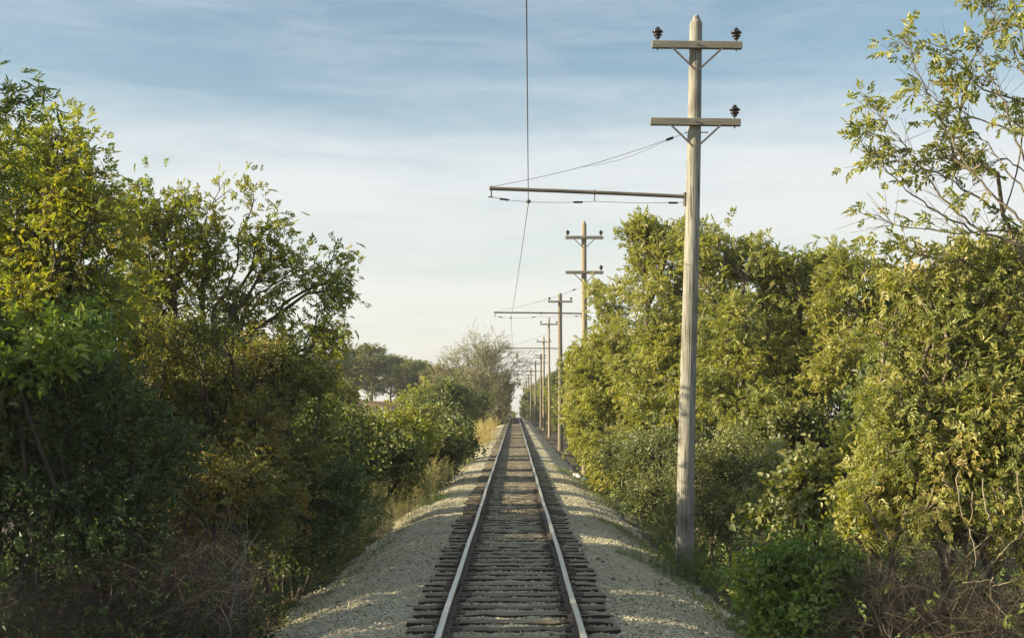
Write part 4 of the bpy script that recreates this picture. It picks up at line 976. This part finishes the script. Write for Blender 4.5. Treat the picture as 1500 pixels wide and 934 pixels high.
# the sunlit box elders beyond the near pole
bx = [
  ('sunlit green tree left of the near pole, leaning out over the ballast', 905, 44, [B(905, 440, 34, 44), B(880, 470, 30, 44), B(900, 510, 48, 43), B(870, 560, 45, 43), B(910, 580, 55, 42), B(860, 620, 34, 42), B(900, 650, 40, 40), B(850, 590, 28, 45), B(856, 650, 20, 44), B(842, 610, 20, 47), B(886, 690, 20, 42), B(875, 430, 14, 45), B(848, 520, 22, 47)], .6, 'leaf_elder'),
  ('tallest green tree, its crown top just left of the near pole', 985, 38, [B(940, 340, 24, 38), B(970, 350, 32, 38), B(935, 400, 36, 38), B(990, 400, 55, 38), B(960, 470, 66, 37), B(1010, 500, 60, 37), B(950, 560, 66, 36), B(1000, 600, 60, 35), B(950, 640, 50, 34), B(1000, 352, 30, 37), B(1025, 350, 24, 37), B(905, 400, 24, 38)], .55, 'leaf_elder'),
  ('full green tree right of the near pole with a rounded top', 1090, 36, [B(1055, 350, 32, 36), B(1085, 375, 40, 36), B(1045, 420, 55, 36), B(1110, 420, 55, 36), B(1070, 500, 76, 35), B(1130, 520, 60, 35), B(1050, 590, 66, 34), B(1110, 610, 60, 33), B(1120, 388, 32, 36), B(1030, 380, 34, 36)], .5, 'leaf_elder'),
  ('darker green tree in the dip between the two rounded crowns on the right', 1170, 36, [B(1150, 395, 28, 36), B(1175, 430, 40, 36), B(1160, 490, 60, 36), B(1190, 550, 60, 35), B(1150, 600, 55, 34), B(1190, 395, 26, 36), B(1130, 375, 24, 36), B(1205, 405, 40, 36), B(1140, 410, 40, 36)], .45, 'leaf_elder'),
  ('green tree with a yellowing top beside the reaching branches on the right', 1250, 34, [B(1220, 375, 26, 34), B(1250, 385, 30, 34), B(1265, 415, 40, 34), B(1215, 440, 50, 34), B(1270, 480, 50, 34), B(1230, 530, 60, 33), B(1300, 540, 50, 33), B(1290, 430, 40, 34), B(1320, 480, 50, 34)], .6, 'leaf_elder')]
for lab, px, d, lob, tn, mt in bx:
    plant('boxelder_tree', lab, 'tree', gp(px, d), lob, 800, 4, 'compound', 1.0, M[mt], M['bark'], rmax=.11, tone0=tn, tonev=.13, group=GR, csig=.17, clump=8, jit=.16)
# deeper rank on the right
for (px, d, lob, tn, lab, mt) in [
    (1190, 30, [B(1170, 640, 50, 30), B(1240, 640, 40, 30), B(1120, 650, 40, 30)], .3, 'dim undergrowth shrub with dark stems below the green trees', 'leaf_brown'),
    (1420, 24, [B(1400, 400, 70, 24), B(1480, 420, 80, 24), B(1380, 480, 80, 24), B(1450, 540, 90, 24)], .5, 'olive tree behind the yellow shrub at the right edge', 'leaf_far_brown'),
    (1330, 26, [B(1310, 560, 60, 26), B(1360, 600, 70, 26), B(1300, 650, 50, 26)], .35, 'dim shrub behind the yellow shrub, left half', 'leaf_mid'),
    (1420, 20, [B(1390, 660, 70, 20), B(1470, 650, 80, 20), B(1340, 720, 60, 20), B(1430, 740, 80, 20), B(1500, 760, 70, 20)], .35, 'dim shrub low behind the yellow shrub, right half', 'leaf_mid'),
    (1760, 22, [B(1720, 430, 130, 22), B(1800, 500, 150, 22), B(1700, 600, 130, 22), B(1780, 680, 130, 22)], .5, 'tree just outside the right edge of the photo', 'leaf_elder'),
    (1640, 30, [B(1600, 430, 110, 30), B(1680, 480, 130, 30), B(1620, 580, 130, 30), B(1560, 600, 100, 30)], .4, 'tree behind the yellow shrub, beyond the right edge', 'leaf_elder'),
    (1100, 46, [B(1050, 560, 90, 46), B(1150, 560, 90, 46), B(1000, 620, 70, 46), B(1100, 640, 80, 46), B(1080, 430, 80, 46), B(1180, 450, 80, 46), B(1000, 440, 60, 46)], .3, 'shaded tree behind the rounded green crowns on the right', 'leaf_mid'),
    (1270, 45, [B(1230, 560, 90, 45), B(1320, 560, 90, 45), B(1270, 640, 80, 45), B(1240, 450, 70, 45), B(1310, 450, 70, 45)], .3, 'shaded tree behind the yellow-topped green tree', 'leaf_mid')]:
    plant('thicket_tree', lab, 'tree', gp(px, d), lob, 360, 4, 'tuft', 1.4, M[mt], M['bark_dark'], rmax=.08, tone0=tn, group=GR, csig=.22, stems=3, spread=1.4)

# pale vine roots hanging at the lower right
root = empty('hanging_vine', gp(1450, 14)); tag(root, 'pale bare vine stems looping down at the lower right edge', 'vine')
bp_ = np.array(root.location)
for cl in ([(1405, 690), (1404, 740), (1415, 770), (1432, 780), (1446, 784)], [(1440, 700), (1448, 760), (1458, 790), (1470, 800)], [(1452, 860), (1480, 850), (1520, 845)], [(1410, 853), (1440, 858), (1470, 860)],
           [(1455, 845), (1452, 870), (1456, 888)], [(1490, 690), (1496, 760), (1510, 810)], [(1425, 720), (1422, 775), (1428, 830)], [(1380, 700), (1440, 740), (1500, 760)], [(1460, 820), (1480, 800), (1500, 770)]):
    n = len(cl); pts = np.array([P(a, b, 13.6 + .25 * math.sin(i * 1.3 + a)) for i, (a, b) in enumerate(cl)])
    t = np.linspace(0, n - 1, n * 4); pp = np.stack([np.interp(t, np.arange(n), pts[:, k]) for k in range(3)], 1)
    for _ in range(8): pp[1:-1] = (pp[:-2] + pp[1:-1] * 2 + pp[2:]) / 4
    pp[1:-1] += np.cumsum(rng.normal(0, .012, pp[1:-1].shape), 0)
    MB().tube(pp - bp_, np.linspace(.008, .004, len(pp)), 6).build('stem', M['vine'], root, smooth=True)

# ---------------------------------------------------------------- far trees
def proto_tree(name, seed_lobes, ntips, per, kind, scale, lm, bm, tone0, rmax=.14, csig=.16):
    r = plant(name, 'x', 'tree', (0, 0, 0), seed_lobes, ntips, per, kind, scale, M[lm], M[bm], rmax=rmax, tone0=tone0, csig=csig, clump=8, build=False, rtip=.012, jit=.22)
    return r
def lobe(x, y, z, r, w=1): return (np.array([x, y, z], float), np.array([r, r, r * .9]), w)
_gz = ground_z
ground_z_save = ground_z
def flat(x, d): return np.full(np.shape(np.asarray(x, float)), -0.1)
ground_z = flat
pA = proto_tree('roadside_tree', [lobe(0, 0, 4.2, 2.0), lobe(-1.2, .4, 5.6, 1.5), lobe(1.1, -.3, 5.9, 1.5), lobe(.1, .3, 7.3, 1.2), lobe(-.5, -.8, 2.8, 1.7), lobe(1, .6, 2.6, 1.5), lobe(0, 0, 1.2, 1.5)], 420, 3, 'tuft', 2.3, 'leaf_far', 'bark', .5)
pB = proto_tree('roadside_tree', [lobe(.3, 0, 4.0, 2.2), lobe(-1.3, .4, 4.9, 1.5), lobe(1.6, -.3, 5.2, 1.4), lobe(.4, .3, 6.4, 1.4), lobe(-.9, -.8, 2.2, 1.7), lobe(1.2, .6, 2.2, 1.5), lobe(0, 0, 1.0, 1.4)], 420, 3, 'tuft', 2.3, 'leaf_elder', 'bark', .4)
pC = proto_tree('roadside_tree', [lobe(0, 0, 4.2, 2.2), lobe(-1.4, .4, 5.6, 1.7), lobe(1.5, -.3, 5.9, 1.7), lobe(.1, .3, 7.6, 1.5), lobe(0, -.8, 2.8, 1.9), lobe(0, 0, 1.4, 1.6)], 430, 2, 'tuft', 1.7, 'leaf_far_brown', 'bark_pale', .5)
pD = proto_tree('bare_tree', [lobe(0, 0, 5.5, 2.8), lobe(-2.2, .4, 6.8, 2.2), lobe(2.4, -.3, 7.2, 2.2), lobe(.1, .3, 8.6, 2.0), lobe(1.4, .3, 8.0, 1.6)], 680, 3, 'small', 2.3, 'leaf_far_brown', 'bark_pale', .5, .2, .2)
pE = proto_tree('field_tree', [lobe(0, 0, 6.0, 2.4), lobe(-2.0, .4, 6.2, 1.7), lobe(2.1, -.3, 6.4, 1.8), lobe(.1, .3, 7.8, 1.7), lobe(-1.4, -.5, 4.2, 1.7), lobe(1.7, .5, 3.8, 1.6), lobe(0, 0, 2.8, 1.4), lobe(-2.2, 0, 2.6, 1.2), lobe(2.6, 0, 2.4, 1.2)], 520, 3, 'tuft', 2.2, 'leaf_far', 'bark', .4)
ground_z = ground_z_save
used = set()
def put(p, x, d, s, rz, label, group, sx=1.0, z=None):
    o = p if p.name not in used else copy_tree(p)
    used.add(p.name); used.add(o.name)
    o.location = (x, d, float(ground_z(x, d)) - .05 if z is None else z)
    o.rotation_euler = (0, 0, rz); o.scale = (s * sx, s * sx, s)
    tag(o, label, 'tree', group)
    return o
# left: the brown tree with bare top, then the wall beyond
put(pD, xa(708, 132), 132, 1.06, .4, 'bare-topped pale tree rising above the far brown trees left of the track', 'far trees left of the track')
put(pC, xa(690, 126), 126, .92, 1.4, 'brown autumn tree under the bare-topped tree left of the track', 'far trees left of the track', 1.1)
put(pC, xa(660, 140), 140, .88, 2.6, 'brown-leaved tree at the left end of the far brown group', 'far trees left of the track', 1.1)
put(pC, xa(722, 150), 150, .95, .2, 'brown tree nearest the rails in the far group left of the track', 'far trees left of the track', .95)
put(pA, xa(731, 165), 165, .9, 4.0, 'dark green tree at the right end of the far brown group, by the track', 'far trees left of the track')
put(pC, xa(672, 134), 134, .98, 3.4, 'brown tree between the two left-hand trees of the far brown group', 'far trees left of the track', 1.15)
put(pA, xa(640, 118), 118, .55, 1.1, 'low green tree in front of the far brown group', 'far trees left of the track', 1.25)
d = 175.0
i = 0
while d < 420:
    x = -3.6 - random.uniform(0, .8) + (1.0 if d > 215 else 0) - (0.6 if d < 200 else 0)
    put([pA, pB, pC][i % 3], x - .6, d, random.uniform(.75, 1.0), random.uniform(0, 6), 'distant tree in the dark wall left of the vanishing rails', 'distant trees walling the left side of the track', .85)
    put([pB, pA][i % 2], x - 4.5, d + 3, random.uniform(.85, 1.1), random.uniform(0, 6), 'distant tree in the dark wall left of the vanishing rails', 'distant trees walling the left side of the track')
    d += 6.5 + d * .012; i += 1
# field trees on the left horizon
for px, d, s, rz, lab in [(470, 165, .86, .3, 'leftmost green tree on the horizon beyond the orange field'), (505, 172, .84, 1.3, 'green tree on the horizon, second from the left beyond the field'), (545, 170, .86, 2.2, 'widest green tree on the horizon above the orange field'),
                          (572, 180, .80, 3.3, 'green tree on the horizon just right of the widest one'), (603, 176, .82, 4.4, 'slim green tree on the horizon left of the brown trees'), (632, 185, .84, 5.2, 'green tree on the horizon touching the brown trees'),
                          (523, 188, .86, .9, 'green tree on the horizon between the second and the widest ones'), (588, 190, .84, 1.9, 'low green tree on the horizon left of the slim one'), (617, 194, .88, 2.9, 'green tree on the horizon just right of the slim one'), (655, 192, .9, 3.9, 'green tree on the horizon half hidden by the brown trees')]:
    put(pE, xa(px, d), d, s * .93, rz, lab, 'trees on the horizon beyond the field', 1.3)
# right: wall of trees beyond the third pole
d = 52.0; i = 0
while d < 420:
    x = 5.6 + random.uniform(-.3, .9) - (1.0 if d > 120 else 0) - (1.6 if d > 215 else 0)
    lab = 'tree in the sunlit wall right of the track, between the second and fourth poles' if d < 113 else 'distant tree in the wall behind the far poles, right of the track'
    put([pB, pA, pB, pC][i % 4], x + 1.0, d, random.uniform(.82, 1.0), random.uniform(0, 6), lab, 'trees walling the right side of the track', .9)
    put([pA, pB, pC][i % 3], x + 5.2, d + 2.5, random.uniform(.95, 1.2), random.uniform(0, 6), lab, 'trees walling the right side of the track')
    d += 5.0 + d * .014; i += 1

for k, (x, dd) in enumerate([(-5, 452), (-1, 460), (3.5, 455), (8, 448), (-9, 446)]):
    put([pA, pB][k % 2], x, dd, .8, k * 1.3, 'farthest tree of the few closing the view where the rails vanish', 'farthest trees where the rails vanish')
# ---------------------------------------------------------------- undergrowth and small things
def cover(name, label, n, x0, x1, d0, d1, kind, scale, mat, h, side, tone0=.4, up=.5):
    x = rng.uniform(x0, x1, n); d = d0 + (d1 - d0) * rng.uniform(0, 1, n) ** 1.5
    keep = hnoise(x, d, .8, 4) + rng.normal(0, .4, n) > -.35
    x, d = x[keep], d[keep]
    z = ground_z(x, d) + rng.uniform(0, h, len(x)) ** 1.0
    pos = np.stack([x, d, z], 1); dr = rng.normal(0, .8, pos.shape); dr[:, 2] = np.abs(dr[:, 2]) * .6 + up
    V, F, T = sprays(pos, dr, scale * rng.uniform(.6, 1.3, len(x)), rng.normal(tone0, .2, len(x)), kind)
    tag(link(name, mesh_np(name, V, F, mat, T)), label, 'undergrowth', kind='stuff')
cover('undergrowth', 'low leafy undergrowth on the right bank', 5200, 3.0, 9.5, 12.5, 46, 'simple', 1.0, M['weed'], .32, 1, .4)
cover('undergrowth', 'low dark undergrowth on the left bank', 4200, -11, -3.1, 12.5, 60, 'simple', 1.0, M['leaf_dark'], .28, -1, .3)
cover('leaf_litter', 'dead leaves strewn over the left bank', 2600, -8, -3.0, 12.5, 30, 'simple', .8, M['leaf_brown'], .04, -1, .7, 0)

x = rng.uniform(-3.2, 3.2, 420); d = rng.uniform(13, 40, 420); x = np.where(np.abs(x) < 1.3, x * 2.2, x)
pos = np.stack([x, d, np.maximum(ballast_z(x, d), ground_z(x, d)) + .012], 1)
V, F, T = [], [], []
a = rng.uniform(0, 6.28, len(x)); l0 = leaf(.07, .045, .3, .2)
LV = np.concatenate([rotz(rotx(l0, rng.normal(0, .5)), q) + p for q, p in zip(a, pos)])
LFc = (LF[None] + 6 * np.arange(len(x))[:, None, None]).reshape(-1, 4)
tag(link('fallen_leaves', mesh_np('fallen_leaves', LV, LFc, M['leaf_brown'], np.repeat(rng.uniform(.3, 1, len(x)), 6))), 'scattered fallen leaves on the gravel', 'leaves', kind='stuff')
def grass_strip(label, cl, n, wd, h, mat=None, tone0=.5):
    """a streak of short grass blades on the gravel, along photo points on the ground"""
    pts = []
    for px, py in cl:
        zz = -.45; dd = (CAMZ - zz) / ((py - HY) / FPX); pts.append((xa(px, dd), dd))
    pts = np.array(pts); t = rng.uniform(0, len(pts) - 1, n)
    x = np.interp(t, np.arange(len(pts)), pts[:, 0]) + rng.normal(0, wd * .6, n); y = np.interp(t, np.arange(len(pts)), pts[:, 1]) + rng.normal(0, wd, n)
    z = np.maximum(ballast_z(x, y), ground_z(x, y)) - .01
    pos = np.stack([x, y, z], 1); dr = rng.normal(0, .6, pos.shape); dr[:, 2] = np.abs(dr[:, 2]) + .5
    V, F, T = sprays(pos, dr, h * rng.uniform(.5, 1.3, n), rng.normal(tone0, .2, n), 'small')
    base = np.array([x.mean(), y.mean(), z.mean()])
    o = link('grass_streak', mesh_np('grass_streak', V - base, F, mat or M['weed'], T), loc=base)
    return tag(o, label, 'grass', kind='stuff')
grass_strip('short green weeds edging the right gravel near the pole foot', [(900, 825), (960, 830), (1000, 850), (1050, 890), (1090, 915), (1130, 940)], 520, .16, .55)
grass_strip('short weeds on the right gravel below the sage shrub', [(868, 768), (900, 772), (930, 785), (960, 805), (1000, 835)], 380, .18, .5, tone0=.6)
grass_strip('weedy streak crossing the right gravel shoulder', [(800, 688), (830, 697), (860, 708), (880, 722), (900, 740)], 420, .5, .7, tone0=.55)
grass_strip('brown streak of dead weeds crossing the left gravel', [(640, 697), (660, 690), (685, 683), (712, 681)], 260, .3, .42, M['dry'], .35)
grass_strip('short weeds at the left gravel edge', [(430, 905), (480, 855), (540, 815), (590, 780), (640, 725)], 420, .2, .5, tone0=.3)
grass_strip('weeds at the far left gravel edge', [(665, 700), (690, 672), (710, 650), (722, 640)], 500, .8, 1.0, tone0=.6)

# sawn white plank lying at the right edge of the gravel
a, b = P(842, 686, 52), P(858, 696, 49)
for q in (a, b): q[2] = max(float(ballast_z(q[0], q[1])), float(ground_z(q[0], q[1]))) + .1
mid = (a + b) / 2; v = b - a
o = MB().box((0, 0, 0), (float(np.linalg.norm(v)), .16, .09), .01).build('plank', M['white'], loc=mid)
o.rotation_euler = (0, .02, math.atan2(v[1], v[0])); tag(o, 'whitish sawn plank lying in sun at the edge of the right gravel', 'plank')
# little white post at the crossing
zp = -.3
root = empty('marker_post', (xa(744.7, 228), 228, zp)); tag(root, 'small white marker post by the far road crossing, left of the rails', 'marker post')
MB().box((0, 0, .75), (.16, .16, 1.5), .02).build('post', M['white'], root)
MB().box((0, -.09, 1.3), (.24, .02, .3), .004).build('plate', M['white'], root)

# ---------------------------------------------------------------- sky, sun, camera
SUN_EL, SUN_AZ = math.radians(21.0), math.radians(-100.0)   # azimuth from +y (down the line) towards +x: the sun stands to the left, a touch behind the camera
sd = np.array([math.sin(SUN_AZ) * math.cos(SUN_EL), math.cos(SUN_AZ) * math.cos(SUN_EL), math.sin(SUN_EL)])
sl = bpy.data.lights.new('sun', 'SUN'); sl.energy = 5.0; sl.angle = math.radians(.5); sl.color = (1.0, .83, .54)
so = bpy.data.objects.new('sun', sl); COL.objects.link(so)
from mathutils import Vector
so.rotation_euler = Vector(tuple(sd)).to_track_quat('Z', 'Y').to_euler()
so.location = (-30, 20, 20)

w = bpy.data.worlds.new('World'); S.world = w; w.use_nodes = True
nt = w.node_tree; nt.nodes.clear()
out = nt.nodes.new('ShaderNodeOutputWorld'); bg = nt.nodes.new('ShaderNodeBackground')
sky = nt.nodes.new('ShaderNodeTexSky'); sky.sky_type = 'NISHITA'; sky.sun_disc = False
sky.sun_elevation = SUN_EL; sky.sun_rotation = SUN_AZ; sky.air_density = 1.0; sky.dust_density = 1.0; sky.ozone_density = 1.5
bg.inputs['Strength'].default_value = 0.08
tc = nt.nodes.new('ShaderNodeTexCoord'); sp = nt.nodes.new('ShaderNodeSeparateXYZ')
nt.links.new(tc.outputs['Generated'], sp.inputs[0])
mp = nt.nodes.new('ShaderNodeMapping'); mp.inputs['Scale'].default_value = (1.7, 1.7, 12); mp.inputs['Rotation'].default_value = (0, math.radians(2.6), 0)
nt.links.new(tc.outputs['Generated'], mp.inputs['Vector'])
n1 = nt.nodes.new('ShaderNodeTexNoise'); n1.inputs['Scale'].default_value = 1.6; n1.inputs['Detail'].default_value = 7; n1.inputs['Roughness'].default_value = .55
nt.links.new(mp.outputs[0], n1.inputs['Vector'])
# thin cirrus veil: thick low in the sky, fading upwards; unseen overhead veil added as fill
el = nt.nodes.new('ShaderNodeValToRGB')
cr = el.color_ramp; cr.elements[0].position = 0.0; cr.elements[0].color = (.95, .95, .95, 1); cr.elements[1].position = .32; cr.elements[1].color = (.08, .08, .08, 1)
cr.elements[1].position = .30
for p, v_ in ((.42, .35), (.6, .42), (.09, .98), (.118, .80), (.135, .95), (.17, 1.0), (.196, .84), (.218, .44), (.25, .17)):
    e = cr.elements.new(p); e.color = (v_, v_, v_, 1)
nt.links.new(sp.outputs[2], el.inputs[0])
ns = nt.nodes.new('ShaderNodeMapRange'); ns.inputs[1].default_value = .3; ns.inputs[2].default_value = .7; ns.inputs[3].default_value = -.22; ns.inputs[4].default_value = .22
nt.links.new(n1.outputs['Fac'], ns.inputs[0])
ad = nt.nodes.new('ShaderNodeMath'); ad.operation = 'ADD'; ad.use_clamp = True
nt.links.new(el.outputs[0], ad.inputs[0]); nt.links.new(ns.outputs[0], ad.inputs[1])
mp2 = nt.nodes.new('ShaderNodeMapping'); mp2.inputs['Scale'].default_value = (4.5, 4.5, 26); mp2.inputs['Rotation'].default_value = (0, math.radians(3.5), 0)
nt.links.new(tc.outputs['Generated'], mp2.inputs['Vector'])
n2 = nt.nodes.new('ShaderNodeTexNoise'); n2.inputs['Scale'].default_value = 1.9; n2.inputs['Detail'].default_value = 9; n2.inputs['Roughness'].default_value = .62; n2.inputs['Distortion'].default_value = .5
nt.links.new(mp2.outputs[0], n2.inputs['Vector'])
nw = nt.nodes.new('ShaderNodeMapRange'); nw.inputs[1].default_value = .35; nw.inputs[2].default_value = .68; nw.inputs[3].default_value = -.12; nw.inputs[4].default_value = .16
nt.links.new(n2.outputs['Fac'], nw.inputs[0])
ad2 = nt.nodes.new('ShaderNodeMath'); ad2.operation = 'ADD'; ad2.use_clamp = True
nt.links.new(ad.outputs[0], ad2.inputs[0]); nt.links.new(nw.outputs[0], ad2.inputs[1]); ad = ad2
cm = nt.nodes.new('ShaderNodeMix'); cm.data_type = 'RGBA'
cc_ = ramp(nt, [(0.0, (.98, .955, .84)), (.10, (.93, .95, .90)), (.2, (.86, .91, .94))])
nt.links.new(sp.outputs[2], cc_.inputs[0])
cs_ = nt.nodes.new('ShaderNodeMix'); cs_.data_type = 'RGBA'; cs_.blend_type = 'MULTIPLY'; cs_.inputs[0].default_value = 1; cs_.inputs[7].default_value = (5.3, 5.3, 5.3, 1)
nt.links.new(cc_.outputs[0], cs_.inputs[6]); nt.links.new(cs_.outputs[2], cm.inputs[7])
tn_ = nt.nodes.new('ShaderNodeMix'); tn_.data_type = 'RGBA'; tn_.blend_type = 'MULTIPLY'; tn_.inputs[0].default_value = 1; tn_.inputs[7].default_value = (1.06, 1.03, .90, 1)
nt.links.new(sky.outputs[0], tn_.inputs[6])
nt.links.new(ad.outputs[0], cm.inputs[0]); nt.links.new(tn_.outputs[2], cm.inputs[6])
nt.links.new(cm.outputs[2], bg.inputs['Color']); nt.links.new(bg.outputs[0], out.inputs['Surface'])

hz_, hnt, hout = new_mat('haze_air')
pv = hnt.nodes.new('ShaderNodeVolumePrincipled'); pv.inputs['Density'].default_value = 0.0004; pv.inputs['Color'].default_value = (.93, .96, 1, 1); pv.inputs['Anisotropy'].default_value = .3
hnt.links.new(pv.outputs[0], hout.inputs['Volume'])
tag(MB().box((0, 450, 4), (1240, 1140, 26)).build('haze', hz_), 'thin pale haze along the line', 'haze', kind='stuff')

cam = bpy.data.cameras.new('camera'); co = bpy.data.objects.new('camera', cam); COL.objects.link(co)
co.location = (CAMX, 0, CAMZ); co.rotation_euler = (math.radians(90), 0, 0)
cam.sensor_width = 36; cam.sensor_fit = 'HORIZONTAL'; cam.lens = 36 * FPX / 1500
cam.shift_x = (750 - VX) / 1500; cam.shift_y = (HY - 467) / 1500
cam.clip_start = .05; cam.clip_end = 6000
S.camera = co
S.render.resolution_x, S.render.resolution_y = 1024, 637
S.view_settings.view_transform = 'Standard'; S.view_settings.look = 'None'; S.view_settings.gamma = 1; S.view_settings.use_curve_mapping = False
S.view_settings.exposure = 1.15
cy = S.cycles
cy.max_bounces = 6; cy.diffuse_bounces = 3; cy.glossy_bounces = 2; cy.transmission_bounces = 3; cy.transparent_max_bounces = 4
cy.caustics_reflective = False; cy.caustics_refractive = False
cy.use_denoising = True
cy.denoiser = 'OPENIMAGEDENOISE'
cy.denoising_input_passes = 'RGB_ALBEDO_NORMAL'
cy.denoising_prefilter = 'ACCURATE'
cy.volume_bounces = 0
